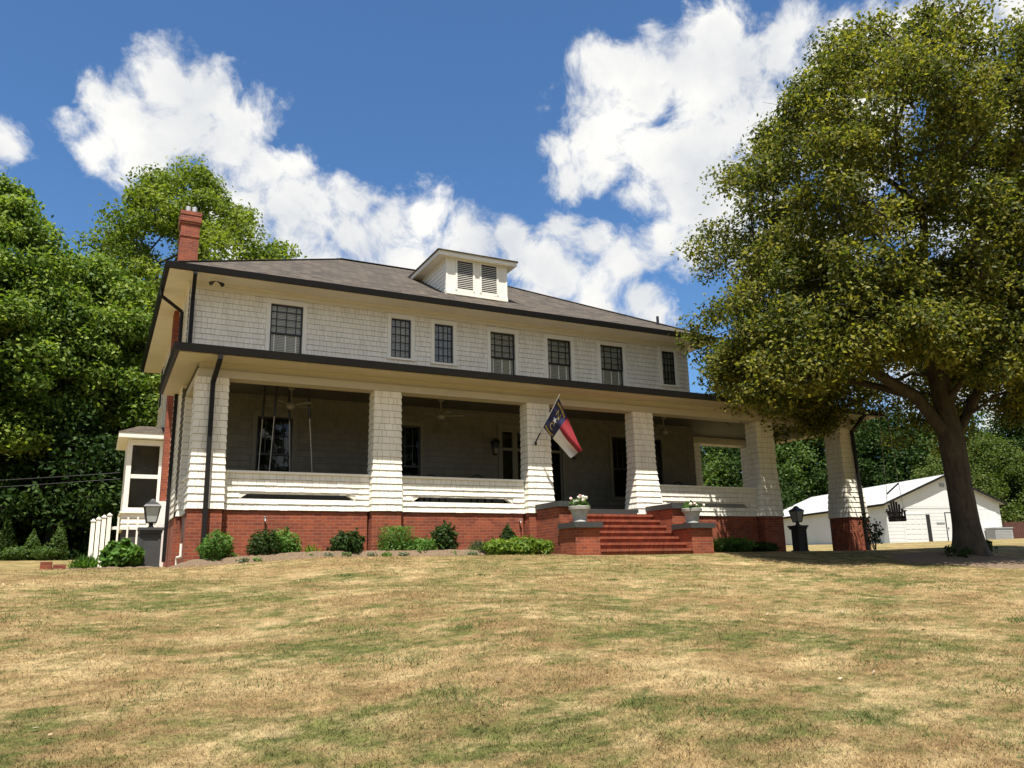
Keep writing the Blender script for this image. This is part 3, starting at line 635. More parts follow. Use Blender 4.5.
# downspouts
dn = MB(); dn.bar((-.02, EY0 - .02, 6.32), (-.02, EY0 - .02, 6.22), .1, .08); dn.bar((-.02, EY0 - .02, 6.24), (.02, YW - .09, 5.75), .1, .08); dn.bar((.02, YW - .085, 5.77), (.02, YW - .085, 3.7), .1, .08); P('downspout', dn, 'gutter', house)
dn = MB(); dn.path([(EX0 - .04, 3.9, 6.36), (EX0 - .04, 3.9, 6.15), (-.14, 3.9, 5.75), (-.14, 3.9, 3.6)], .05, 8); P('downspout', dn, 'gutter', house)
dn = MB(); dn.bar((.42, PY0 - .02, 3.43), (.42, PY0 - .02, 3.3), .1, .09); dn.bar((.42, PY0 - .02, 3.33), (.36, -.03, 2.9), .1, .09); dn.bar((.36, -.035, 2.94), (.36, -.085, -1.15), .1, .085); P('downspout', dn, 'gutter', house)
dn = MB(); dn.bar((21.5, PY0 - .02, 3.43), (21.5, -.05, 2.95), .1, .09); dn.bar((21.5, -.04, 2.98), (21.53, -.13, -1.15), .1, .085); P('downspout', dn, 'gutter', house)
dn = MB(); dn.bar((-.12, 4.0, 3.43), (-.14, 4.0, -1.1), .09, .09); P('downspout', dn, 'gutter', house)
# small fittings on the left brickwork
vt = MB(); vt.box(.075, 1.2, -.62, .098, 1.9, -.1); P('foundation_vent', vt, 'black', house)
pp = MB(); pp.path([(-.0, .95, -.75), (-.0, .95, -1.05), (-.02, 1.6, -1.05), (-.02, 1.6, -1.3)], .03, 8); P('drain_pipe', pp, 'trim', house)
for x in (1.72, 8.45):
    fc = MB(); fc.path([(x, .26, -.22), (x, .17, -.22), (x, .15, -.28)], .016, 8); fc.lathe((x, .18, -.21), [(.01, 0), (.035, .03), (.035, .045)], 8); P('faucet', fc, 'steel', house)

# bay window on the left side
by = MB(); bx0, bx1, b0, b1 = -1.12, XL - .03, 7.95, 10.4
by.box(bx0, b0, .45, bx0 + .14, b0 + .14, 2.72); by.box(bx1 - .12, b0, .45, bx1, b0 + .14, 2.72); by.box(bx0 + .14, b0, 2.55, bx1 - .12, b0 + .14, 2.72); by.box(bx0 + .14, b0, .45, bx1 - .12, b0 + .14, .62)
by.box(bx0 + .14, b0 + .02, 1.52, bx1 - .12, b0 + .1, 1.64); by.box(bx0, b0 + .141, .45, bx0 + .1, b1, 2.72)
z = -.02
while z < .44: by.hexa([(bx0 - .02, b0 - .02, z), (bx1, b0 - .02, z), (bx1, b1, z), (bx0 - .02, b1, z)], [(bx0, b0, z + .15), (bx1, b0, z + .15), (bx1, b1, z + .15), (bx0, b1, z + .15)]); z += .16
by.box(bx0 - .07, b0 - .07, .45 - .0, bx1, b1, .50)
bay = P('bay_window', by, 'trim', house)
bk_ = MB(); bk_.box(bx0 + .06, b0 + .06, -1.6, bx1, b1, -.025); P('bay_skirt', bk_, 'pillar', bay)
bp2 = MB(); bp2.face([(bx0 + .13, b0 + .06, .6), (bx1 - .11, b0 + .06, .6), (bx1 - .11, b0 + .06, 2.6), (bx0 + .13, b0 + .06, 2.6)]); P('pane', bp2, 'glass', bay)
bi = MB(); bi.box(bx0 + .11, b0 + 1.2, .5, bx1 - .02, b1 - .1, 2.7); P('bay_room', bi, 'interior', bay)
br_ = MB(); br_.box(bx0 - .28, b0 - .28, 2.74, bx1, b1 + .2, 2.90, 1)
br_.face([(bx0 - .3, b0 - .3, 2.902), (bx1, b0 - .3, 2.902), (bx1, b0 + .3, 3.2), (bx0 + .3, b0 + .3, 3.2)]); br_.face([(bx0 - .3, b1 + .2, 2.902), (bx0 - .3, b0 - .3, 2.902), (bx0 + .3, b0 + .3, 3.2), (bx0 + .3, b1 + .2, 3.2)]); br_.face([(bx0 + .3, b0 + .3, 3.2), (bx1, b0 + .3, 3.2), (bx1, b1 + .2, 3.25), (bx0 + .3, b1 + .2, 3.2)])
P('bay_roof', br_, ['roof', 'trim'], bay)

# ------------------------------------------------------------------ things on and around the porch
def ceiling_fan(x, y, label, ang):
    t = thing('ceiling_fan', label, 'ceiling fan', (x, y, 2.7), 'ceiling fans on the porch')
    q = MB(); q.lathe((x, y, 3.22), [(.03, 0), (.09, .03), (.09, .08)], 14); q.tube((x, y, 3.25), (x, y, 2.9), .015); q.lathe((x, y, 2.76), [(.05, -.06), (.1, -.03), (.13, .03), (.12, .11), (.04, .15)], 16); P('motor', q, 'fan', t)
    for k in range(5):
        b = MB(); a = ang + 2 * math.pi * k / 5; dx, dy = math.cos(a), math.sin(a)
        c = lambda rr, w, z: [(x + dx * rr - dy * w, y + dy * rr + dx * w, z), (x + dx * rr + dy * w, y + dy * rr - dx * w, z + .02)]
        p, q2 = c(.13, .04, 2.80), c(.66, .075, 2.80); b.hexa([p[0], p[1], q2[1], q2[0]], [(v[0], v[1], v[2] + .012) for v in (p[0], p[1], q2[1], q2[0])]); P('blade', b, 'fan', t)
ceiling_fan(2.50, 1.6, 'white ceiling fan over the porch swing in the leftmost bay', .3)
ceiling_fan(6.72, 1.6, 'white ceiling fan under the porch ceiling between second and third piers', .9)
ceiling_fan(14.6, 1.6, 'white ceiling fan right of the steps, partly behind tree leaves', .1)
def lantern_body(q, c, s=1.0, top=True):
    x, y, z = c
    q.lathe((x, y, z), [(.05 * s, 0), (.10 * s, .02 * s), (.06 * s, .05 * s)], sq=True)
def wall_lantern(x, label):
    t = thing('wall_lantern', label, 'lantern', (x, YW, 2.2), 'wall lanterns beside the front door'); y = YW - .17
    q = MB(); q.box(x - .05, YW - .035, 2.1, x + .05, YW - .022, 2.4); q.path([(x, YW - .03, 2.3), (x, YW - .12, 2.46), (x, y, 2.44)], .012, 6)
    q.lathe((x, y, 2.34), [(.17, 0), (.10, .05), (.03, .10)], sq=True); q.lathe((x, y, 1.96), [(.02, -.04), (.08, .0), (.085, .03)], sq=True)
    for sx, sy in ((-1, -1), (1, -1), (1, 1), (-1, 1)): q.tube((x + sx * .055, y + sy * .055, 1.98), (x + sx * .105, y + sy * .105, 2.35), .009, n=5)
    P('lantern_frame', q, 'black', t); g2 = MB(); g2.lathe((x, y, 1.99), [(.07, 0), (.135, .35)], sq=True); P('lantern_glass', g2, 'glass', t)
wall_lantern(8.93, 'black wall lantern left of the front door glass'); wall_lantern(11.75, 'black wall lantern right of the front door, partly behind the flag')
def pillar_lamp(x, y, label, w=.40, hgt=.98):
    z0 = float(gz(x, y)) - .05; t = thing('lamp_pillar', label, 'lamp post', (x, y, z0), 'lantern pillars beside the porch ends'); h = w / 2
    top = z0 + hgt
    q = MB(); q.box(x - h - .04, y - h - .04, z0, x + h + .04, y + h + .04, z0 + .13); q.box(x - h, y - h, z0 + .131, x + h, y + h, top - .1)
    for sx in (-1, 1): q.box(x + sx * h - .035, y - h - .012, z0 + .132, x + sx * h + .035, y - h + .03, top - .1)
    q.box(x - h + .03, y - h - .012, top - .24, x + h - .03, y - h + .02, top - .101)
    q.box(x - h - .05, y - h - .05, top - .1, x + h + .05, y + h + .05, top - .03); q.box(x - h - .08, y - h - .08, top - .03, x + h + .08, y + h + .08, top + .03); P('pillar', q, 'pillar', t)
    l = MB(); l.lathe((x, y, top + .03), [(.14, 0), (.08, .03), (.05, .10), (.11, .13)], sq=True); l.lathe((x, y, top + .53), [(.285, 0), (.23, .05), (.10, .12), (.085, .15), (.03, .19)], sq=True)
    for sx, sy in ((-1, -1), (1, -1), (1, 1), (-1, 1)): l.tube((x + sx * .105, y + sy * .105, top + .15), (x + sx * .175, y + sy * .175, top + .54), .014, n=6)
    for k in (.145, .515): hh = .105 if k < .4 else .173; l.box(x - hh, y - hh, top + k, x + hh, y + hh, top + k + .025)
    l.tube((x, y, top + .1), (x, y, top + .34), .018); P('lantern_frame', l, 'black', t)
    g2 = MB(); g2.lathe((x, y, top + .17), [(.142, 0), (.236, .345)], sq=True); P('lantern_glass', g2, 'lamp_glass', t)
pillar_lamp(-.62, 1.9, 'charcoal pillar with black lantern at left corner of the house'); pillar_lamp(20.28, 1.7, 'dark pillar with black lantern between the two right piers', .34, .95)

def porch_swing():
    t = thing('porch_swing', 'dark wooden porch swing hung on four ropes in the leftmost bay', 'porch swing', (2.4, 1.5, .55))
    for k in range(1): pass
    q = MB()
    for k in range(5): q.box(1.72, 1.2 + k * .105, .55, 3.12, 1.29 + k * .105, .575)
    q.box(1.72, 1.2, .5, 1.78, 1.72, .549); q.box(3.06, 1.2, .5, 3.12, 1.72, .549); P('seat', q, 'wood_dark', t)
    q = MB()
    for k in range(4): q.box(1.72, 1.70 + .02 * k, .60 + k * .09, 3.12, 1.72 + .02 * k, .67 + k * .09)
    P('backrest', q, 'wood_dark', t)
    for xt, xb, y in ((2.05, 1.93, 1.2), (2.84, 3.05, 1.2), (1.84, 1.75, 1.7), (2.46, 2.58, 1.7)):
        q = MB(); m_ = Vector((xt, y, 3.30)).lerp(Vector((xb, y, .55)), .32); q.tube((xt, y, 3.30), m_, .028, n=6); P('hanger', q, 'black', t)
        q = MB(); q.tube(m_, (xb, y, .55), .011, n=6); P('rope', q, 'rope', t)
porch_swing()
def porch_chair(x, y, rz_, label, top=1.02):
    t = thing('porch_chair', label, 'chair', (x, y, .117), 'dark chairs behind the porch railing')
    cs, sn = math.cos(rz_), math.sin(rz_); R_ = lambda a, b, z: (x + a * cs - b * sn, y + a * sn + b * cs, z)
    def bx(q, a0, b0, z0, a1, b1, z1): q.hexa([R_(a0, b0, z0), R_(a1, b0, z0), R_(a1, b1, z0), R_(a0, b1, z0)], [R_(a0, b0, z1), R_(a1, b0, z1), R_(a1, b1, z1), R_(a0, b1, z1)])
    q = MB(); bx(q, -.26, -.25, .5, .26, .25, .54); P('seat', q, 'wood_dark', t)
    for a, b in ((-.24, -.23), (.2, -.23), (-.24, .2), (.2, .2)): q = MB(); bx(q, a, b, .118, a + .04, b + .04, .5); P('leg', q, 'wood_dark', t)
    q = MB(); pts = [R_(.28 * math.cos(k * math.pi / 10), .26, .72 + (top - .72) * math.sin(k * math.pi / 10)) for k in range(11)]; q.path([R_(.28, .24, .54)] + pts + [R_(-.28, .24, .54)], .022, 6)
    for k in range(-2, 3): q.tube(R_(k * .09, .25, .54), R_(k * .09, .26, .72 + (top - .76) * math.sqrt(1 - (k * .09 / .28) ** 2)), .012, n=5)
    P('backrest', q, 'wood_dark', t)
    for sx in (-1, 1): q = MB(); bx(q, sx * .28 - .03, -.25, .72, sx * .28 + .03, .25, .745); bx(q, sx * .28 - .02, -.24, .54, sx * .28 + .02, -.2, .72); P('arm', q, 'wood_dark', t)
porch_chair(6.33, 1.1, 0, 'dark chair behind the middle railing nearer the second pier', 1.09); porch_chair(7.72, 1.1, 0, 'dark chair behind the middle railing nearer the third pier', 1.14); porch_chair(14.84, 1.1, 0, 'dark round-backed chair behind the railing right of the steps', 1.15)

# flood light under the main eave
t = thing('flood_light', 'twin-headed dark flood light under the upper eave near the left corner', 'flood light', (.55, 2.35, 6.3))
q = MB(); q.lathe((.55, 2.4, 6.25), [(.05, 0), (.06, .02), (.06, .05)], 12); P('mount', q, 'trim', t)
for sx in (-1, 1): q = MB(); q.tube((.55 + sx * .02, 2.4, 6.25), (.55 + sx * .09, 2.33, 6.19), .015); q.tube((.55 + sx * .08, 2.34, 6.2), (.55 + sx * .15, 2.24, 6.11), .03, .06, 10); P('lamp_head', q, 'black', t)

# flag
fb_, ft = Vector((8.87, -.05, 1.93)), Vector((9.16, -.92, 3.08))
flag = thing('flag', 'blue, red and white state flag on an angled pole mounted on the third pier', 'flag', fb_)
q = MB(); dv = (ft - fb_).normalized(); mid = fb_ + dv * .35; q.tube(fb_ + dv * .0, ft + dv * .04, .014, .013, 8); P('pole', q, 'steel', flag)
q = MB(); q.tube(fb_ - dv * .05, fb_ + dv * .30, .022, .02, 8); q.lathe((fb_.x, fb_.y - .0, fb_.z - .1), [(.03, 0), (.04, .05), (.03, .1)], 8); P('bracket', q, 'black', flag)
TH, BH, TF, BF = fb_.lerp(ft, .97), fb_.lerp(ft, .33), Vector((9.89, -.86, 1.64)), Vector((9.70, -.52, 1.46))
def fpt(s_, t2, lift=0):          # s: 0 top .. 1 bottom along hoist, t: 0 hoist .. 1 fly
    p = TH.lerp(BH, s_).lerp(TF.lerp(BF, s_), t2)
    nrm = (TF - TH).cross(BH - TH).normalized()
    w = .085 * math.sin(t2 * 5.2 + s_ * 5.5) * (.3 + t2) + .05 * math.sin(s_ * 11 + t2 * 3) * (.2 + t2)
    sag = Vector((0, 0, -.10 * math.sin(math.pi * t2) * (1 - s_ * .5)))
    return p + nrm * (w - lift) + sag
cl = MB(); ns, nt_ = 20, 30; vid = {}
for i in range(ns + 1):
    for j in range(nt_ + 1): vid[i, j] = len(cl.v); cl.v.append(tuple(fpt(i / ns, j / nt_)))
for i in range(ns):
    for j in range(nt_):
        cl.f.append((vid[i, j], vid[i + 1, j], vid[i + 1, j + 1], vid[i, j + 1])); cl.t.append(.5); cl.m.append(0 if j < nt_ / 3 else (1 if i < ns / 2 else 2))
cloth = P('cloth', cl, ['flag_blue', 'flag_red', 'flag_white'], flag, True)
def text_pts(body, size):
    cu = bpy.data.curves.new('t', 'FONT'); cu.body = body; cu.size = size; cu.align_x = 'CENTER'; cu.align_y = 'CENTER'
    ob = bpy.data.objects.new('t', cu); COL.objects.link(ob); dg = bpy.context.evaluated_depsgraph_get(); me = bpy.data.meshes.new_from_object(ob.evaluated_get(dg))
    v = [tuple(x.co) for x in me.vertices]; f = [tuple(p.vertices) for p in me.polygons]; bpy.data.objects.remove(ob); bpy.data.meshes.remove(me); return v, f
def on_flag(name, v, f, su, sv, mat, lift):
    k = MB(); HL = (BH - TH).length; FL = (TF - TH).length
    k.v = [tuple(fpt(min(1, max(0, sv - y / HL)), max(.0, su + x / FL), lift)) for x, y, *_ in v]; k.f = list(f); k.m = [0] * len(f); k.t = [.8] * len(f); return P(name, k, mat, cloth)
for sg_ in (1, -1):   # lettering shows on both faces
    L_ = .006 * sg_
    for ch_, sv in (('N', .30), ('C', .72)):
        v, f = text_pts(ch_, .26); on_flag('letter', v, f, .165, sv, 'gold' , L_)
    sv_ = [(.10 * (1 if k % 2 == 0 else .4) * math.cos(math.pi / 2 + k * math.pi / 5), .10 * (1 if k % 2 == 0 else .4) * math.sin(math.pi / 2 + k * math.pi / 5)) for k in range(10)] + [(0, 0)]
    on_flag('star', sv_, [(k, (k + 1) % 10, 10) for k in range(10)], .165, .51, 'flag_white', L_)
    for sv, bend, txt in ((.12, .03, 'May 20th 1775'), (.90, -.03, 'April 12th 1776')):
        vv = []; n_ = 12
        for k in range(n_ + 1): a = -1 + 2 * k / n_; vv += [(a * .20, bend * (1 - a * a) - .032), (a * .20, bend * (1 - a * a) + .032)]
        on_flag('scroll', vv, [(2 * k, 2 * k + 2, 2 * k + 3, 2 * k + 1) for k in range(n_)], .165, sv, 'gold', L_)
        v, f = text_pts(txt, .055); on_flag('letter', [(x, y + bend * (1 - (x / .2) ** 2)) for x, y, *_ in v], f, .165, sv, 'black', L_ * 1.4)

# ------------------------------------------------------------------ plants
def leaf_quads(c, nrm, L, Wd, r, tint):
    n = len(c); a = r.normal(size=(n, 3)); a -= nrm * np.sum(a * nrm, 1, keepdims=True); a /= np.linalg.norm(a, axis=1, keepdims=True) + 1e-9
    b = np.cross(nrm, a); v = np.empty((n, 4, 3)); L = np.reshape(L, (-1, 1)); Wd = np.reshape(Wd, (-1, 1))
    v[:, 0] = c - a * L / 2; v[:, 1] = c + b * Wd / 2; v[:, 2] = c + a * L / 2; v[:, 3] = c - b * Wd / 2
    return v.reshape(-1, 3), np.arange(4 * n).reshape(-1, 4), tint
def tubes_np(P0, P1, R0, R1, n=6):
    d = P1 - P0; d /= np.linalg.norm(d, axis=1, keepdims=True) + 1e-9
    ref = np.where(np.abs(d[:, 2:3]) > .9, np.array([[1., 0, 0]]), np.array([[0, 0, 1.]])); a = np.cross(d, ref); a /= np.linalg.norm(a, axis=1, keepdims=True); b = np.cross(d, a)
    t = np.arange(n) * 2 * np.pi / n; m_ = len(P0)
    ring = a[:, None] * np.cos(t)[None, :, None] + b[:, None] * np.sin(t)[None, :, None]
    v = np.concatenate([P0[:, None] + ring * R0[:, None, None], P1[:, None] + ring * R1[:, None, None]], 1)
    k = np.arange(n); j = (k + 1) % n; f = np.stack([k, j, n + j, n + k], -1)
    return v.reshape(-1, 3), (f[None] + (np.arange(m_) * 2 * n)[:, None, None]).reshape(-1, 4)
def make_tree(name, label, cat, base, seed, centers, fork, trunk, leaves_per, leaf, sigma, leafmat, barkmat, group=None, tip=.22, twigs=4, flat=.65, weight=.35, limbs=()):
    """centers: foliage clump centres (world); fork: list of trunk points [(x,y,z,r)...]"""
    r = np.random.default_rng(seed); base = np.array(base, float)
    t = thing(name, label, cat, tuple(base), group)
    TP = np.array(trunk, float); nodes = [TP[i, :3] for i in range(len(TP))]; par = [i - 1 for i in range(len(TP))]; plen = [0.]
    for i in range(1, len(TP)): plen.append(plen[-1] + np.linalg.norm(TP[i, :3] - TP[i - 1, :3]))
    f0 = fork; end = []; nT = len(TP)
    for st_, pts_ in limbs:
        p = st_
        for q_ in pts_: nodes.append(np.array(q_[:3])); par.append(p); plen.append(plen[p] + np.linalg.norm(nodes[-1] - nodes[p])); p = len(nodes) - 1
    C = centers[np.argsort(np.linalg.norm(centers - TP[-1, :3], axis=1))]
    for c in C:
        A_ = np.array(nodes[f0:]); d_ = np.linalg.norm(A_ - c, axis=1); cost = d_ + weight * np.array(plen[f0:]) + np.where(A_[:, 2] > c[2] + .4, .8, 0); j = int(np.argmin(cost)) + f0
        p = j; q0 = nodes[j]; ns_ = max(1, int(d_[j - f0] / .9))
        for k in range(1, ns_ + 1):
            f_ = k / ns_; pt_ = q0 + (c - q0) * f_ + (r.normal(size=3) * .12 * d_[j - f0] ** .5 + np.array([0, 0, .12 * d_[j - f0]]) * math.sin(math.pi * f_)) * (0 if k == ns_ else 1)
            nodes.append(pt_); par.append(p); plen.append(plen[p] + np.linalg.norm(pt_ - nodes[p])); p = len(nodes) - 1
        end.append(p)
    nd = np.array(nodes); n = len(nd); rr = np.zeros(n)
    for e in end: rr[e] += .016 ** 2.2
    for i in range(n - 1, 0, -1): rr[par[i]] += rr[i]
    rad_ = rr ** (1 / 2.2); s_ = TP[fork, 3] * .8 / max(rad_[fork], 1e-6); rad_ = np.maximum(np.minimum(rad_ * min(1.6, s_ ** .8), TP[fork, 3] * .62), .010)
    idx = np.arange(len(TP), n); pi = np.array([par[i] for i in idx]); R0 = np.minimum(rad_[pi], rad_[idx] * 1.35); 
    v, f = tubes_np(nd[pi], nd[idx], R0, rad_[idx], 6); vs = [v]; fs = [f]; off = len(v)
    # trunk: smooth ridged tube
    K = 18; ang = np.arange(K) * 2 * np.pi / K; seg = []
    zz = np.linspace(0, len(TP) - 1, 5 * len(TP)); 
    for q_ in zz:
        i = min(int(q_), len(TP) - 2); u_ = q_ - i; p_ = TP[i] * (1 - u_) + TP[i + 1] * u_
        hh = p_[2] - base[2]; fl_ = 1 + .5 * np.exp(-max(hh, 0) / .35) * (1 + .35 * np.sin(ang * 5 + seed)) + .05 * np.sin(ang * 7 + q_ * .7) + .04 * np.sin(ang * 3 - q_)
        seg.append(np.stack([p_[0] + np.cos(ang) * p_[3] * fl_, p_[1] + np.sin(ang) * p_[3] * fl_, np.full(K, p_[2])], -1))
    v = np.concatenate(seg); i = (np.arange(len(seg) - 1)[:, None] * K + np.arange(K)[None]); j = (np.arange(len(seg) - 1)[:, None] * K + (np.arange(K)[None] + 1) % K)
    f = np.stack([i, j, j + K, i + K], -1).reshape(-1, 4); vs.append(v); fs.append(f + off); off += len(v)
    # twigs inside clumps
    if twigs:
        ce = nd[end]; m_ = len(ce) * twigs; c0 = np.repeat(ce, twigs, 0); d_ = r.normal(size=(m_, 3)) * np.array([1, 1, .7]) * sigma * .7
        v, f = tubes_np(c0, c0 + d_, np.full(m_, .012), np.full(m_, .004), 3); vs.append(v); fs.append(f + off)
    to = np_obj('trunk', np.concatenate(vs), np.concatenate(fs), barkmat, t); to.data.polygons.foreach_set('use_smooth', [True] * len(to.data.polygons))
    # leaves
    ce = nd[end]; nl = leaves_per; m_ = len(ce) * nl
    sg = sigma * (.7 + .6 * r.random(len(ce))); g_ = r.normal(size=(m_, 3)); g_ /= np.linalg.norm(g_, axis=1, keepdims=True); g_ *= (r.random((m_, 1)) ** .45) * np.where(r.random((m_, 1)) < .14, 1.4, 1)
    c = np.repeat(ce, nl, 0) + g_ * np.array([1, 1, flat]) * np.repeat(sg, nl)[:, None] * 1.55
    nrm = g_ * .6 + r.normal(size=(m_, 3)) * .75 + np.array([0, 0, .55]); nrm /= np.linalg.norm(nrm, axis=1, keepdims=True)
    ct = np.repeat(r.random(len(ce)) , nl); tint = np.clip(.42 * ct + .36 * r.random(m_), 0, .76); tipm = r.random(m_) < tip * (.4 + 1.2 * ct); tint = np.where(tipm, .8 + .2 * r.random(m_), tint)
    sz = leaf * (.65 + .7 * r.random(m_)); v, f, tint = leaf_quads(c, nrm, sz, sz * .55, r, tint); np_obj('crown', v, f, leafmat, t, tint)
    return t
def lumpy_dome(r, n, cx, cy, prof, z0, z1, shell=.5, lobes=9, amp=.16, squash=(1, 1)):
    """clump centres inside a body of revolution whose radius is prof(z), roughened by lobes"""
    ld = r.normal(size=(lobes, 3)); ld /= np.linalg.norm(ld, axis=1, keepdims=True); out = []
    zc = z0 + (z1 - z0) * .35
    while len(out) < n:
        z = r.uniform(z0, z1); R_ = prof(z)
        if R_ <= 0 or r.random() > (R_ / max(prof(zc), .1)) ** 1.2: continue
        a = r.uniform(0, 2 * math.pi); q_ = 1 - (1 - shell) * r.random() ** 1.3 if r.random() < .75 else r.random() ** .5
        d = np.array([math.cos(a), math.sin(a), (z - zc) / (z1 - z0)]); d /= np.linalg.norm(d)
        k = 1 + amp * (np.max(ld @ d) - .75) * 2.2
        out.append((cx + R_ * q_ * k * math.cos(a) * squash[0], cy + R_ * q_ * k * math.sin(a) * squash[1], z))
    return np.array(out)
# the big tree in front of the right end of the porch
def big_tree():
    r = np.random.default_rng(21); bx, byy = 19.2, -5.3; bz = float(gz(bx, byy)) - .1
    def prof(z):
        if z > 14.3: return 0
        if z >= 4.3: return 6.1 * math.sqrt(max(0, 1 - ((z - 4.3) / 10.0) ** 2))
        return 6.3 - (4.3 - z) * .35
    C = lumpy_dome(r, 760, bx - .15, byy, prof, 1.9, 14.4, .40, 22, .32)
    a_ = rad(180) + (r.random(230) - .5) * rad(210); q_ = 3.4 + 2.9 * r.random(230); C = np.concatenate([C, np.stack([bx - .2 + q_ * np.cos(a_), byy + q_ * np.sin(a_), 4.75 - .37 * q_ + r.random(230) * 1.8], -1)]); a_ = rad(240) + (r.random(90) - .5) * rad(300); q_ = .8 + 3.4 * r.random(90); C = np.concatenate([C, np.stack([bx - .2 + q_ * np.cos(a_), byy + q_ * np.sin(a_), 5.0 - .12 * q_ + r.random(90) * 1.6], -1)]); a_ = rad(-20) + (r.random(90) - .5) * rad(130); q_ = 2.6 + 3.6 * r.random(90); C = np.concatenate([C, np.stack([bx + q_ * np.cos(a_), byy + q_ * np.sin(a_), 4.6 - .36 * q_ + r.random(90) * 1.7], -1)])
    d_ = np.hypot(C[:, 0] - bx, C[:, 1] - byy); C = C[(C[:, 2] > 4.85 - .44 * d_) & ~((C[:, 0] > 14.0) & (C[:, 0] < 17.6) & (C[:, 2] < 3.4))]      # hollow underneath
    dy_ = C[:, 1] - byy; C[:, 1] = np.where(dy_ < 0, byy + dy_ * np.interp(C[:, 2], [3, 8, 12], [.38, .55, .95]), C[:, 1])
    for (px, py, pz, wid, keep) in ((21.35, -.1, .4, .9, 0), (15.2, .2, .4, .8, .2), (17.5, .0, .2, .6, .35)):      # gaps that let the sun reach the porch
        o_ = C - np.array([px, py, pz]); t_s = o_ @ np.array(SUN); dd = np.linalg.norm(o_ - t_s[:, None] * np.array(SUN)[None], axis=1); C = C[(dd > wid) | (r.random(len(C)) < keep)]
    tr = [(bx, byy, bz, .41), (bx - .03, byy, bz + 1.0, .335), (bx - .10, byy, bz + 2.2, .315), (bx - .20, byy - .05, bz + 3.3, .33), (bx - .28, byy - .05, bz + 4.3, .26), (bx - .3, byy, bz + 5.6, .27), (bx - .2, byy, bz + 7.2, .19)]
    make_tree('shade_tree', 'huge spreading shade tree with thick trunk in front of the right end of the porch', 'tree', (bx, byy, bz), 5, C, 3, tr, 360, .125, .44, 'leaf_oak', 'bark', tip=.38, twigs=6, weight=.3, limbs=[(3, [(bx - 1.2, byy + .1, bz + 4.5, .2), (bx - 2.8, byy + .3, bz + 5.2, .14)]), (3, [(bx + .45, byy - .15, bz + 4.0, .22), (bx + 1.2, byy - .5, bz + 5.3, .18)]), (3, [(bx + .3, byy + .5, bz + 4.8, .2), (bx + .9, byy + .9, bz + 6.6, .15)])])
big_tree()
def bg_tree(name, label, x, y, top, rad_, seed, nclump, leaves, leaf, sigma, leafmat, group=None, low=.12, zbase=None, tr=.3, shape=.5, tip=.2, barkm='bark_dark'):
    r = np.random.default_rng(seed); z0 = (float(gz(x, y)) if zbase is None else zbase) - .2; H = top - z0; zl = z0 + H * low
    def prof(z):
        u = (z - zl) / (top - zl)
        if u < 0 or u > 1: return 0
        return rad_ * (math.sin(math.pi * min(1, u ** .62 * .92 + .10)) ** .7) if u > .0 else 0
    C = lumpy_dome(r, nclump, x, y, prof, zl, top - sigma * .6, .5, 12, .3)
    tp = [(x + (r.random() - .5) * .3 * k, y, z0 + H * q_, tr * (1 - .75 * q_)) for k, q_ in enumerate((0, .12, .25, .4, .55, .72))]
    return make_tree(name, label, 'tree', (x, y, z0), seed, C, 2, tp, leaves, leaf, sigma, leafmat, barkm, group, tip=tip, twigs=3, flat=.7)
LG = 'tall trees left of the house'
bg_tree('maple_tree', 'leafy green tree at the far left edge, nearest of the left trees', -6.5, 18.9, 15.6, 4.4, 31, 290, 400, .21, .58, 'leaf_maple', LG, low=.24, tip=.3)
bg_tree('maple_tree', 'medium green tree between the left edge tree and the chimney tree', -3.0, 22.6, 14.4, 4.6, 32, 270, 400, .21, .60, 'leaf_maple', LG, low=.26, tip=.3)
bg_tree('poplar_tree', 'tallest tree, with airy yellow-green crown rising behind the brick chimney', 1.2, 27.5, 22.6, 7.8, 33, 300, 380, .22, .66, 'leaf_poplar', LG, low=.30, tr=.42, tip=.25)
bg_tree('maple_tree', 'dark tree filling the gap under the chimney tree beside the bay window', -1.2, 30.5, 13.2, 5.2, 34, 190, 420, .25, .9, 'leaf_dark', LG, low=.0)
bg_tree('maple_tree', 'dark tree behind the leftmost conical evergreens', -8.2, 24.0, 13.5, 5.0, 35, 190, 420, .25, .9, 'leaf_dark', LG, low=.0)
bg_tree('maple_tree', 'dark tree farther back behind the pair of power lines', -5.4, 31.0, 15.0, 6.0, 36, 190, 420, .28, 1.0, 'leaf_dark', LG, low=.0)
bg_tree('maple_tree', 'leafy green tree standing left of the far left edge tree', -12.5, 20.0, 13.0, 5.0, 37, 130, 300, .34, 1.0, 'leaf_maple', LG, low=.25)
bg_tree('maple_tree', 'dark low tree directly behind the small bay window', -3.2, 18.6, 6.0, 2.6, 38, 80, 330, .22, .62, 'leaf_dark', LG, low=.0)
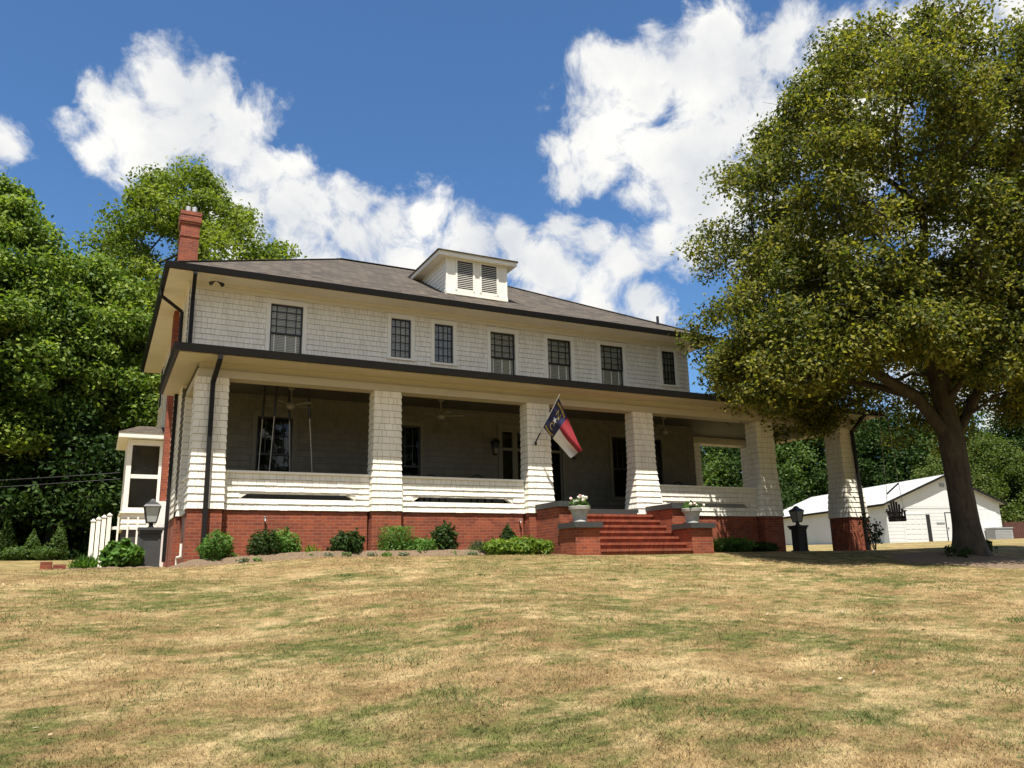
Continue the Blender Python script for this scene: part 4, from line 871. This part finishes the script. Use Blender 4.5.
# right background
RG = 'woodland trees behind the white garage'
far = [(53.9, 47.4, 13.4, 5.0, 'leaf_far', 'tree seen in the left part of the rear porch opening'), (58.1, 45.2, 13.4, 5.0, 'leaf_dark', 'dark tree seen in the right part of the rear porch opening'), (63.9, 46.0, 14.2, 5.0, 'leaf_far', 'tree seen between the last two right piers, left one'), (67.9, 43.9, 13.9, 4.8, 'leaf_dark', 'dark tree seen between the last two right piers, right one'), (71.5, 40.6, 15.0, 5.0, 'leaf_far', 'tall tree above the left end of the garage roof'), (70.5, 36.0, 14.4, 4.6, 'leaf_dark', 'dark tree above the middle of the garage roof'), (74.0, 34.3, 13.2, 4.4, 'leaf_far', 'tree right behind the garage gable peak'), (76.5, 32.0, 13.5, 4.4, 'leaf_far', 'tree just right of the thick trunk beyond the garage'), (75.6, 24.5, 14.8, 5.0, 'leaf_dark', 'dark tall tree at the right edge of the picture'), (80.5, 23.0, 14.5, 5.0, 'leaf_dark', 'dark tree standing right of the dark tall right-edge tree'), (82.0, 29.5, 12.0, 5.0, 'leaf_far', 'farther tree rising behind the gap in the canopy'), (75.0, 52.0, 16.5, 5.5, 'leaf_far', 'farther tree rising behind the last pier'), (49.5, 49.5, 12.5, 5.0, 'leaf_dark', 'dark tree mostly hidden behind the house wall at right')]
for i, (x, y, h, rr_, lm, lab) in enumerate(far):
    bg_tree('woodland_tree', lab, x, y, h, rr_, 50 + i, 130, 300, .34, 1.0, lm, RG, low=.0)
HG = 'light green shrubs behind the garage'
for i, (x, y, h, rr_, lab) in enumerate([(69.5, 37.9, 9.8, 3.4, 'light green tall shrub above the left end of the garage roof'), (72.7, 36.1, 10.7, 3.4, 'light green tall shrub just left of the garage gable peak'), (66.4, 27.2, 9.2, 3.2, 'light green tall shrub behind the thick trunk'), (69.2, 25.0, 9.7, 3.3, 'yellow-green tall shrub right of the thick trunk'), (72.0, 22.6, 9.2, 3.3, 'yellow-green tall shrub above the red fence at the right edge')]):
    bg_tree('tall_shrub', lab, x, y, h, rr_, 80 + i, 120, 300, .22, .72, 'leaf_hedge', HG, low=.0, tr=.12)

def shrub(name, label, x, y, rx_, h, seed, n, leaf, mat, shape='round', group=None, spiky=False, lo=.0, z=None, cat='shrub', aspect=.5):
    r = np.random.default_rng(seed); z0 = float(gz(x, y)) - .03 if z is None else z; t = thing(name, label, cat, (x, y, z0), group)
    if spiky:
        m_ = n; a = r.random(m_) * 2 * np.pi; tilt = r.random(m_) ** .7 * .9; L = h * (.6 + .5 * r.random(m_)); d = np.stack([np.cos(a) * np.sin(tilt), np.sin(a) * np.sin(tilt), np.cos(tilt)], -1)
        b0 = np.stack([x + r.normal(size=m_) * rx_ * .25, y + r.normal(size=m_) * rx_ * .25, np.full(m_, z0)], -1); s_ = np.stack([-np.sin(a), np.cos(a), np.zeros(m_)], -1) * leaf
        mid = b0 + d * L[:, None] * .6; tip = b0 + d * L[:, None] + np.array([0, 0, -1]) * (L * tilt * .35)[:, None]
        v = np.stack([b0, mid + s_, tip, mid - s_], 1).reshape(-1, 3); np_obj('foliage', v, np.arange(4 * m_).reshape(-1, 4), mat, t, r.random(m_) * .9); return t
    g_ = r.normal(size=(n, 3)); g_ /= np.linalg.norm(g_, axis=1, keepdims=True); rad_ = r.random((n, 1)) ** .28
    ld = r.normal(size=(14, 3)); ld /= np.linalg.norm(ld, axis=1, keepdims=True); k = 1 + .34 * (np.max(g_ @ ld.T, 1, keepdims=True) - .8) * 2.2 + .07 * r.normal(size=(n, 1)); p = g_ * rad_ * k
    if shape == 'round':
        ns_ = int(n * .13); sd = r.normal(size=(16, 3)) * np.array([1, 1, .8]) + np.array([0, 0, .5]); sd /= np.linalg.norm(sd, axis=1, keepdims=True); p[:ns_] = sd[r.integers(0, 16, ns_)] * r.uniform(.75, 1.32, (ns_, 1)) + r.normal(size=(ns_, 3)) * .055
    if shape == 'box': p = np.clip(g_ / np.max(np.abs(g_), 1, keepdims=True), -1, 1) * rad_ * (1 + .04 * r.normal(size=(n, 1)))
    u = (p[:, 2:3] + 1) / 2
    if shape == 'cone': p[:, :2] *= np.clip(1.18 - u * .95, .1, 1.2)
    c = np.concatenate([x + p[:, :1] * rx_, y + p[:, 1:2] * rx_, z0 + np.clip(u, 0, 1.25) * h * (1 - lo) + lo * h], 1)
    nrm = g_ * .8 + r.normal(size=(n, 3)) * .6 + np.array([0, 0, .35]); nrm /= np.linalg.norm(nrm, axis=1, keepdims=True)
    leaf *= 1.25
    lob = np.argmax(g_ @ ld.T, 1); lt = r.random(14)[lob]; tint = np.clip(.4 * lt + .4 * r.random(n), 0, .76); tint = np.where(r.random(n) < .12, .8 + .2 * r.random(n), tint)
    sz = leaf * (.6 + .8 * r.random(n)); v, f, tint = leaf_quads(c, nrm, sz, sz * aspect, r, tint); np_obj('foliage', v, f, mat, t, tint)
    q = MB()
    for k_ in range(7): a = k_ * .9; q.tube((x + .03 * math.cos(a), y + .03 * math.sin(a), z0 - .05), (x + rx_ * .5 * math.cos(a), y + rx_ * .5 * math.sin(a), z0 + h * .55), .012, .006, 5)
    P('stem', q, 'bark_dark', t); return t
SG = 'shrubs planted along the brick base'
shrub('boxwood_shrub', 'rounded shrub with pale tips at the left corner of the brick base', .62, -.5, .35, .70, 1, 2600, .055, 'leaf_green', group=SG)
shrub('boxwood_shrub', 'round dark shrub left of its twin in the first bay', 1.60, -.5, .36, .68, 2, 2600, .055, 'leaf_dark', group=SG)
shrub('boxwood_shrub', 'round green shrub right of its twin in the first bay', 2.12, -.2, .34, .66, 3, 2400, .055, 'leaf_green', group=SG)
shrub('fern_plant', 'small yellow-green feathery plant between the twin shrubs and dark shrub', 2.66, -.45, .26, .40, 4, 160, .016, 'leaf_lime', spiky=True, group=SG, cat='plant')
shrub('holly_shrub', 'dark glossy shrub left of the second pier', 3.50, -.5, .36, .60, 5, 2200, .07, 'leaf_dark', group=SG)
shrub('boxwood_shrub', 'boxy bright green clipped shrub under the second pier', 4.72, -.4, .38, .74, 6, 3400, .045, 'leaf_green', 'box', group=SG)
shrub('boxwood_shrub', 'loose low green shrub right of the boxy clipped shrub', 5.28, -.5, .42, .46, 7, 1500, .06, 'leaf_green', group=SG)
shrub('holly_shrub', 'dark upright holly in the middle of the second bay', 6.05, -.3, .31, .76, 8, 2200, .07, 'leaf_dark', group=SG)
shrub('lavender_plant', 'grey-green spiky plant left of the lime ground cover', 6.88, -.55, .40, .48, 9, 620, .012, 'leaf_grey', spiky=True, group=SG, cat='plant')
shrub('evergreen_shrub', 'small dark conical evergreen behind the lime ground cover', 7.80, -.35, .36, .80, 10, 2600, .05, 'leaf_dark', 'cone', group=SG)
for i, (x, rr_) in enumerate(((7.25, .36), (7.85, .38), (8.35, .34))):
    shrub('lime_shrub', ('low lime-green bush, left of the three lime ones by the steps', 'low lime-green bush, middle of the three in front of the conical evergreen', 'low lime-green bush, right of the three, touching the cheek wall')[i], x, -.95, rr_ * 1.1, .40 + .05 * (i == 1), 12 + i, 900, .095, 'leaf_lime', group='low lime-green bushes left of the steps')
shrub('boxwood_shrub', 'sprawling dark green shrub right of the steps in tree shade', 15.3, -.35, .65, .45, 20, 2600, .07, 'leaf_green', group=SG)
shrub('boxwood_shrub', 'low green shrub beside the fifth pier in tree shade', 16.6, -.35, .45, .30, 21, 1400, .07, 'leaf_dark', group=SG)
shrub('hydrangea_shrub', 'bright green leafy shrub in front of the white railing at left', -1.22, 1.5, .40, .62, 22, 1500, .13, 'leaf_green', aspect=.7)
shrub('daylily_clump', 'spiky green grassy clump at the left end of the bed', -1.95, 1.2, .5, .42, 23, 420, .013, 'leaf_green', spiky=True, cat='plant')
for i, x in enumerate(np.linspace(1.1, 6.6, 13)):
    shrub('seedling', 'small low bedding plant at the front edge of the mulch bed', float(x + random.uniform(-.15, .15)), -.95 + random.uniform(-.1, .1), .12, .13, 40 + i, 130, .05, ('leaf_grey', 'leaf_green')[i % 2], group='small bedding plants along the mulch edge', cat='plant')
AG = 'small evergreens at the far left'
for i, (x, y, h, rr_, lab) in enumerate([(-2.98, 15.5, 1.35, .36, 'slim conical evergreen nearest the white railing'), (-3.85, 16.0, 1.05, .36, 'shorter conical evergreen, middle of the three at left'), (-4.75, 16.4, 1.5, .50, 'widest conical evergreen at the left picture edge')]):
    shrub('arborvitae', lab, x, y, rr_, h, 60 + i, 2600, .07, 'leaf_far', 'cone', AG)
for i, (x, y, lab) in enumerate([(-3.35, 15.2, 'low green bush between the conical evergreens'), (-4.3, 15.6, 'low green bush left of the middle conical evergreen')]):
    shrub('low_bush', lab, x, y, .42, .45, 64 + i, 1200, .08, 'leaf_far', group='low bushes among the conical evergreens')
def sapling(x, y, h, seed, label):
    r = np.random.default_rng(seed); z0 = float(gz(x, y)); t = thing('sapling', label, 'plant', (x, y, z0)); q = MB(); C = []
    for k in range(5):
        p = np.array([x, y, z0]); a = r.random() * 6.3; hh = h * (.6 + .4 * r.random()); e = p + np.array([math.cos(a) * .28, math.sin(a) * .28, hh]); q.tube(p, e, .012, .006, 5)
        for u in np.linspace(.4, 1, 5): C.append(p + (e - p) * u + r.normal(size=3) * .06)
    P('stem', q, 'bark_dark', t); C = np.repeat(np.array(C), 5, 0); n = len(C); C = C + r.normal(size=C.shape) * .05; nr = r.normal(size=(n, 3)); nr /= np.linalg.norm(nr, axis=1, keepdims=True)
    v, f, ti = leaf_quads(C, nr, np.full(n, .12), np.full(n, .07), r, r.random(n) * .75); np_obj('foliage', v, f, 'leaf_dark', t, ti)
sapling(20.85, -.9, 1.15, 1, 'thin leafy sapling left of the last brick pier'); sapling(22.4, .3, 1.15, 2, 'thin leafy sapling right of the last brick pier')
sapling(20.0, -5.2, .45, 3, 'low shoots sprouting right of the big tree trunk'); sapling(18.3, -5.5, .35, 4, 'low shoots sprouting left of the big tree trunk')
# planter urns
def urn(x, y, label, plabel, seed):
    z0 = -.384; t = thing('planter_urn', label, 'planter', (x, y, z0), 'concrete urns on the cheek walls')
    q = MB(); q.lathe((x, y, z0), [(.18, 0), (.19, .03), (.175, .05), (.18, .12), (.205, .24), (.235, .32), (.275, .335), (.285, .41), (.26, .42), (.24, .38), (.05, .36)], 28); P('bowl', q, 'concrete', t, False)
    r = np.random.default_rng(seed); f_ = thing('potted_flowers', plabel, 'flowers', (x, y, z0 + .4), 'white flowers in the urns'); n = 420; g_ = r.normal(size=(n, 3)); g_ /= np.linalg.norm(g_, axis=1, keepdims=True); rd = r.random((n, 1)) ** .4
    c = np.array([x, y, z0 + .42]) + g_ * rd * np.array([.27, .27, .22]) ; c[:, 2] = np.maximum(c[:, 2], z0 + .41); nr = g_ + r.normal(size=(n, 3)) * .6; nr /= np.linalg.norm(nr, axis=1, keepdims=True)
    v, f, ti = leaf_quads(c, nr, np.full(n, .08), np.full(n, .05), r, r.random(n) * .76); np_obj('foliage', v, f, 'leaf_green', f_, ti)
    k = 15 if seed == 1 else 5
    for i in range(k):
        a = r.random() * 6.3; rr_ = .30 * math.sqrt(r.random()); cc = np.array([x + rr_ * math.cos(a), y + rr_ * math.sin(a) * .9, z0 + .52 + .16 * r.random()]) if seed == 1 else np.array([x - .2 + .45 * r.random(), y - .22, z0 + .46 + .1 * r.random()])
        m_ = 14; g2 = r.normal(size=(m_, 3)); g2 /= np.linalg.norm(g2, axis=1, keepdims=True); v, f, ti = leaf_quads(cc + g2 * .035, g2, np.full(m_, .06), np.full(m_, .05), r, np.full(m_, .9 if (i % 4 == 0) else .5)); np_obj('blossom', v, f, 'petal', f_, ti)
urn(9.20, -1.66, 'pale concrete urn on the left cheek wall of the steps', 'white and pink flowers spilling from the left urn', 1); urn(12.86, -1.62, 'pale concrete urn on the right cheek wall of the steps', 'leafy plant with few white blooms in the right urn', 2)

# mulch bed and tree ring
def mulch(name, pts_fn, nx, ny, lift):
    v = []; 
    for i in range(nx):
        for j in range(ny):
            x, y, e = pts_fn(i / (nx - 1), j / (ny - 1)); v.append((x, y, float(gz(x, y)) + lift * e - .006 + random.uniform(0, .03) * e))
    q = MB(); q.v = v; q.f = [(i * ny + j, (i + 1) * ny + j, (i + 1) * ny + j + 1, i * ny + j + 1) for i in range(nx - 1) for j in range(ny - 1)]; q.t = [.5] * len(q.f); q.m = [0] * len(q.f)
    struct(P(name, q, 'mulch'))
mulch('mulch_bed', lambda u, v: (-.35 + u * 9.15, -1.05 + .12 * math.sin(u * 17) + v * 1.4, min(1, min(v, 1.2 - v) * 6, u * 20, (1 - u) * 20)), 90, 14, .13)
mulch('mulch_ring', lambda u, v: (19.0 + math.cos(u * 2 * math.pi) * (.2 + v * 1.9), -5.3 + math.sin(u * 2 * math.pi) * (.2 + v * 1.5), (1 - v) ** .7), 40, 12, .16)
mulch('mulch_strip', lambda u, v: (-2.9 + u * 2.6, .75 + v * 1.3, min(1, min(v, 1 - v) * 6, u * 10, (1 - u) * 10)), 30, 10, .04)
# landscape block by the left bed
q = MB(); q.box(-2.78, .72, -1.42, -2.56, 1.0, -1.12); q.box(-2.54, .80, -1.42, -2.3, 1.02, -1.18); tag(P('edging_block', q, 'brick'), 'short reddish-brown edging blocks at the left end of the flower bed', 'edging block')

# white railing by the bay window
def white_railing():
    t = thing('white_railing', 'white wooden stair railing with square posts left of the house', 'railing', (-1.5, 4.7, -1.1)); z0 = float(gz(-1.5, 5)) - .05
    for i in range(4):
        y = 4.7 + i * .12; x = -1.49 - i * .125; q = MB(); zt = .14 - .045 * i; q.box(x - .05, y - .05, z0, x + .05, y + .05, zt); q.box(x - .065, y - .065, zt, x + .065, y + .065, zt + .03); q.hexa([(x - .045, y - .045, zt + .031), (x + .045, y - .045, zt + .031), (x + .045, y + .045, zt + .031), (x - .045, y + .045, zt + .031)], [(x - .01, y - .01, zt + .07), (x + .01, y - .01, zt + .07), (x + .01, y + .01, zt + .07), (x - .01, y + .01, zt + .07)]); P('post', q, 'trim', t)
    for x in np.arange(-1.27, -.3, .235): q = MB(); q.box(x - .022, 4.69, z0 + .1, x + .022, 4.73, .10 + random.uniform(-.03, .04)); P('baluster', q, 'trim', t)
    q = MB(); q.box(-1.43, 4.735, -.22, -.28, 4.775, -.14); q.box(-1.43, 4.735, z0 + .12, -.28, 4.775, z0 + .2); P('rail', q, 'trim', t)
white_railing()

# power lines
for k, (z1_, z2_) in enumerate(((1.42, 1.85), (1.20, 1.66))):
    q = MB(); pts = []
    for i in range(25): u = i / 24; pts.append((-13 + u * 11.8, 12.6 + .1 * k - u * 3.2, z1_ + (z2_ - z1_) * u - .16 * math.sin(math.pi * u)))
    q.path(pts, .010, 5); tag(P('power_line', q, 'gutter'), ('upper thin power line crossing in front of the left trees', 'lower thin power line crossing in front of the left trees')[k], 'power line')

# ------------------------------------------------------------------ garage
C0 = Vector((50.76, 22.1, 0)); gu = Vector((.962, -.272, 0)); gv = Vector((.272, .962, 0)); GZ = -.6; EV, AP, GW, GL = 2.77, 4.80, 9.85, 18.0
gp_ = lambda u, v, z: C0 + gu * u + gv * v + Vector((0, 0, z))
garage = thing('garage', 'long low white garage with pale gable roof beyond the right side of the house', 'garage', tuple(gp_(GW / 2, 0, -.2)))
def gbox(mb, u0, v0, z0, u1, v1, z1, mi=0): mb.hexa([gp_(u0, v0, z0), gp_(u1, v0, z0), gp_(u1, v1, z0), gp_(u0, v1, z0)], [gp_(u0, v0, z1), gp_(u1, v0, z1), gp_(u1, v1, z1), gp_(u0, v1, z1)], mi)
UA = GW * .53
q = MB(); q.face([gp_(0, 0, GZ), gp_(GW, 0, GZ), gp_(GW, 0, EV), gp_(UA, 0, AP), gp_(0, 0, EV)]); q.face([gp_(0, GL, GZ), gp_(0, 0, GZ), gp_(0, 0, EV), gp_(0, GL, EV)]); q.face([gp_(GW, 0, GZ), gp_(GW, GL, GZ), gp_(GW, GL, EV), gp_(GW, 0, EV)]); q.face([gp_(GW, GL, GZ), gp_(0, GL, GZ), gp_(0, GL, EV), gp_(UA, GL, AP), gp_(GW, GL, EV)])
gbox(q, 1.2, -.03, 2.42, 5.9, -.004, 2.52)
for zz in np.arange(-.3, 2.7, .26): gbox(q, .0, -.012, zz, GW, -.002, zz + .235)
gbox(q, -.03, .004, -.5, -.005, GL, -.3); gbox(q, -.02, 6.9, -.3, -.002, 7.05, 2.6); gbox(q, -.02, 3.0, -.3, -.002, 3.1, 2.6)
P('wall', q, 'garage_white', garage)
q = MB(); o = .32; sl = (AP - EV) / UA; sr = (AP - EV) / (GW - UA)
for (a, b, sgn) in ((-.35, UA, 0), (UA, GW + .35, 1)):
    za = EV - .35 * sl if sgn == 0 else AP; zb = AP if sgn == 0 else EV - .35 * sr
    q.hexa([gp_(a, -o, za + .02), gp_(b, -o, zb + .02), gp_(b, GL + o, zb + .02), gp_(a, GL + o, za + .02)], [gp_(a, -o, za + .14), gp_(b, -o, zb + .14), gp_(b, GL + o, zb + .14), gp_(a, GL + o, za + .14)])
groof = P('roof', q, 'garage_roof', garage)
q = MB(); q.bar(gp_(-.36, -o - .02, EV - .35 * sl + .06), gp_(UA, -o - .02, AP + .06), .05, .15); q.bar(gp_(UA, -o - .02, AP + .06), gp_(GW + .36, -o - .02, EV - .35 * sr + .06), .05, .15); q.bar(gp_(-.38, -o, EV - .35 * sl + .04), gp_(-.38, GL + o, EV - .35 * sl + .04), .05, .16); P('fascia', q, 'gutter', groof)
q = MB(); u0, u1 = 1.45, 3.3; gbox(q, u0, -.02, -.3, u1, -.013, 1.95)
for zz in np.arange(-.28, 1.9, .37):
    for k in range(4): w_ = (u1 - u0) / 4; gbox(q, u0 + k * w_ + .05, -.035, zz + .04, u0 + (k + 1) * w_ - .05, -.021, zz + .33)
gbox(q, u0 - .1, -.045, -.3, u0, -.014, 2.05); gbox(q, u0, -.045, 1.951, u1, -.014, 2.05); P('overhead_door', q, 'garage_white', garage)
q = MB(); gbox(q, 3.3, -.05, -.3, 3.62, -.016, 1.95); P('door_track_shadow_gap', q, 'black', garage).name = 'dark_gap_strip'  # black paint stands for the shade in the opening beside the overhead door
q = MB(); gbox(q, 5.0, -.04, -.3, 6.15, -.014, 2.02); pdoor = P('side_door', q, 'garage_white', garage); q = MB(); gbox(q, 4.93, -.042, -.3, 4.995, -.014, 2.09, 0); gbox(q, 4.995, -.042, 2.022, 6.2, -.014, 2.09); P('door_frame', q, 'gutter', pdoor); q = MB(); gbox(q, 5.06, -.10, .85, 5.12, -.041, .95); P('handle', q, 'black', pdoor)
q = MB(); gbox(q, 4.15, -.05, 1.26, 4.85, -.02, 1.36); P('wall_lamp', q, 'garage_grey', garage)
q = MB(); gbox(q, UA - .35, -.05, 4.02, UA + .05, -.014, 4.3)
for zz in (4.05, 4.12, 4.19): gbox(q, UA - .32, -.065, zz, UA + .02, -.052, zz + .035)
P('gable_vent', q, 'garage_grey', garage)
q = MB(); u0, u1 = 7.1, 9.5; gbox(q, u0, -.02, -.3, u1, -.013, 2.15)
for k in range(3): gbox(q, u0 + k * .8 + .04, -.035, -.25, u0 + k * .8 + .76, -.021, 2.1)
P('barn_door', q, 'garage_white', garage)
q = MB(); gbox(q, -.30, 4.6, .2, -.025, 5.1, 1.3); gbox(q, -.12, 4.8, 1.3, -.03, 4.9, 3.6); P('electric_meter', q, 'garage_grey', garage)
t = thing('utility_box', 'grey metal utility box standing against the right end of the garage', 'utility box', tuple(gp_(8.9, -.6, -.3))); q = MB(); gbox(q, 8.2, -1.1, -.6, 9.7, -.15, .78); gbox(q, 8.15, -1.15, .781, 9.75, -.1, .86); P('cabinet', q, 'garage_grey', t)
q = MB()
for k in range(8): gbox(q, 8.3, -1.13, -.2 + k * .11, 9.6, -1.103, -.13 + k * .11)
P('grille', q, 'steel', t)
# red fence
t = thing('wood_fence', 'reddish-brown board fence at the right edge beyond the garage', 'fence', (62, 16, .1)); f0 = gp_(GW + .6, .5, 0); fd_ = Vector((.90, -.43, 0))
q = MB()
for k in range(70):
    a = f0 + fd_ * (k * .16); b_ = a + fd_ * .145; h_ = 1.32 + random.uniform(-.03, .03); n_ = Vector((.43, .9, 0)) * .025; q.hexa([a + Vector((0, 0, -.7)), b_ + Vector((0, 0, -.7)), b_ + n_ + Vector((0, 0, -.7)), a + n_ + Vector((0, 0, -.7))], [a + Vector((0, 0, h_)), b_ + Vector((0, 0, h_)), b_ + n_ + Vector((0, 0, h_)), a + n_ + Vector((0, 0, h_))])
P('boards', q, 'fence', t)
for k in range(5): q = MB(); a = f0 + fd_ * (k * 2.4) - Vector((.43, .9, 0)) * .08; q.box(a.x - .06, a.y - .06, -.7, a.x + .06, a.y + .06, 1.42); P('post', q, 'fence', t)

# hanging adirondack chair
def tree_swing():
    c = Vector((22.05, -.95, -.12)); t = thing('hanging_chair', 'dark slatted adirondack swing chair hanging from the shade tree in front of the garage', 'swing chair', tuple(c))
    f = Vector((-.72, -.69, 0)).normalized(); s = Vector((-f.y, f.x, 0))     # f faces the lawn
    if s.dot(rx) < 0: s = -s
    q = MB()
    def pl(p0, p1, w, th, nrm):
        d = (p1 - p0).normalized(); a = d.cross(nrm).normalized() * w / 2; n_ = nrm * th / 2; q.hexa([p0 - a - n_, p0 + a - n_, p0 + a + n_, p0 - a + n_], [p1 - a - n_, p1 + a - n_, p1 + a + n_, p1 - a + n_])
    U = Vector((0, 0, 1))
    for k in range(-3, 4): pl(c + s * k * .062 - f * .18 + U * .03, c + s * k * .080 - f * .28 + U * (.60 - .028 * k * k), .064, .02, f)
    pl(c - s * .25 - f * .22 + U * .2, c + s * .25 - f * .22 + U * .2, .07, .02, f); P('backrest', q, 'wood_dark', t)
    q = MB()
    for k in range(5): pl(c - s * .25 + f * (.25 - k * .1) + U * (.06 - k * .012), c + s * .25 + f * (.25 - k * .1) + U * (.06 - k * .012), .085, .02, U)
    pl(c - s * .25 + f * .27 - U * .06, c + s * .25 + f * .27 - U * .06, .1, .02, f); P('seat', q, 'wood_dark', t)
    for sg in (-1, 1):
        q = MB(); pl(c + s * sg * .26 - f * .25 + U * .24, c + s * sg * .26 + f * .3 + U * .24, .1, .022, U); pl(c + s * sg * .24 + f * .24 - U * .1, c + s * sg * .24 + f * .24 + U * .24, .06, .05, f); P('arm', q, 'wood_dark', t)
    bar = c + U * 1.0
    q = MB(); q.bar(bar - s * .2 - U * .17 , bar + s * .2 + U * .17, .05, .05); P('spreader_bar', q, 'wood_dark', t)
    for sg in (-1, 1):
        q = MB(); e = bar + s * .2 * sg + U * .17 * sg; q.tube(c + s * sg * .26 + U * .25, e, .008, n=5); q.tube(e, Vector((bar.x, bar.y, 4.6)) + s * sg * .1, .008, n=5); P('rope', q, 'rope', t)
tree_swing()

# far-off wood across the lane behind the viewer: what the window panes mirror
r_ = np.random.default_rng(99); n_ = 26000; x_ = r_.uniform(-110, 130, n_); top_ = 20 + 4 * np.sin(x_ * .21) + 2.5 * np.sin(x_ * .53 + 1); y_ = -66 - 14 * r_.random(n_); z_ = gz(x_, y_) + top_ * r_.random(n_) ** .8
nr_ = r_.normal(size=(n_, 3)); nr_ /= np.linalg.norm(nr_, axis=1, keepdims=True)
v_, f_, t_i = leaf_quads(np.stack([x_, y_, z_], -1), nr_, 1.3 + .8 * r_.random(n_), np.full(n_, .9), r_, r_.random(n_) * .75)
tag(np_obj('far_woodland', v_, f_, 'leaf_dark', None, t_i), 'far-off dark wood across the lane, mirrored in the window panes', 'woodland', kind='stuff')

# bright green weed tufts and litter scattered over the dry lawn
r_ = np.random.default_rng(12); V_ = []; T_ = []
for k_ in range(60):
    d_ = 4.5 + 14 * r_.random(); a_ = rad(27) + (r_.random() - .5) * rad(84); cx_, cy_ = CAM.x + d_ * math.sin(a_), CAM.y + d_ * math.cos(a_)
    if cy_ > -2.4: continue
    m_ = int(40 + 90 * r_.random()); sp_ = .05 + .14 * r_.random(); x_ = cx_ + r_.normal(size=m_) * sp_ * 1.4; y_ = cy_ + r_.normal(size=m_) * sp_; z_ = gz(x_, y_); h_ = .02 + .03 * r_.random(m_); a2 = r_.random(m_) * 6.28; w_ = .003 + .0002 * d_
    V_.append(np.stack([np.stack([x_ - w_ * np.cos(a2), y_ - w_ * np.sin(a2), z_], -1), np.stack([x_ + w_ * np.cos(a2), y_ + w_ * np.sin(a2), z_], -1), np.stack([x_ + h_ * .7 * np.sin(a2), y_ + h_ * .7 * np.cos(a2), z_ + h_], -1)], 1).reshape(-1, 3)); T_.append(r_.random(m_) * .76)
V_ = np.concatenate(V_); tag(np_obj('weed_tufts', V_, np.arange(len(V_)).reshape(-1, 3), 'weed', None, np.concatenate(T_)), 'bright green weed tufts scattered over the dry lawn', 'weeds', kind='stuff')
n_ = 240; d_ = 4 + 17 * r_.random(n_); a_ = rad(30) + (r_.random(n_) - .5) * rad(84); x_ = CAM.x + d_ * np.sin(a_); y_ = CAM.y + d_ * np.cos(a_); k_ = y_ < -2.3; x_, y_ = x_[k_], y_[k_]; n_ = len(x_)
x_[: n_ // 3] = 18 + r_.normal(size=n_ // 3) * 3.5; y_[: n_ // 3] = -6 + r_.normal(size=n_ // 3) * 2.0; y_ = np.minimum(y_, -2.4)
nr_ = r_.normal(size=(n_, 3)) * .5 + np.array([0, 0, 1]); nr_ /= np.linalg.norm(nr_, axis=1, keepdims=True); M['litter'] = leaf_mat('dry_leaves', (.14, .09, .045), (.34, .26, .15), (.42, .35, .24), .1)
v_, f_, t_i = leaf_quads(np.stack([x_, y_, gz(x_, y_) + .03], -1), nr_, .035 + .035 * r_.random(n_), np.full(n_, .03), r_, r_.random(n_))
tag(np_obj('fallen_leaves', v_, f_, 'litter', None, t_i), 'dry fallen leaves scattered on the lawn', 'leaves', kind='stuff')
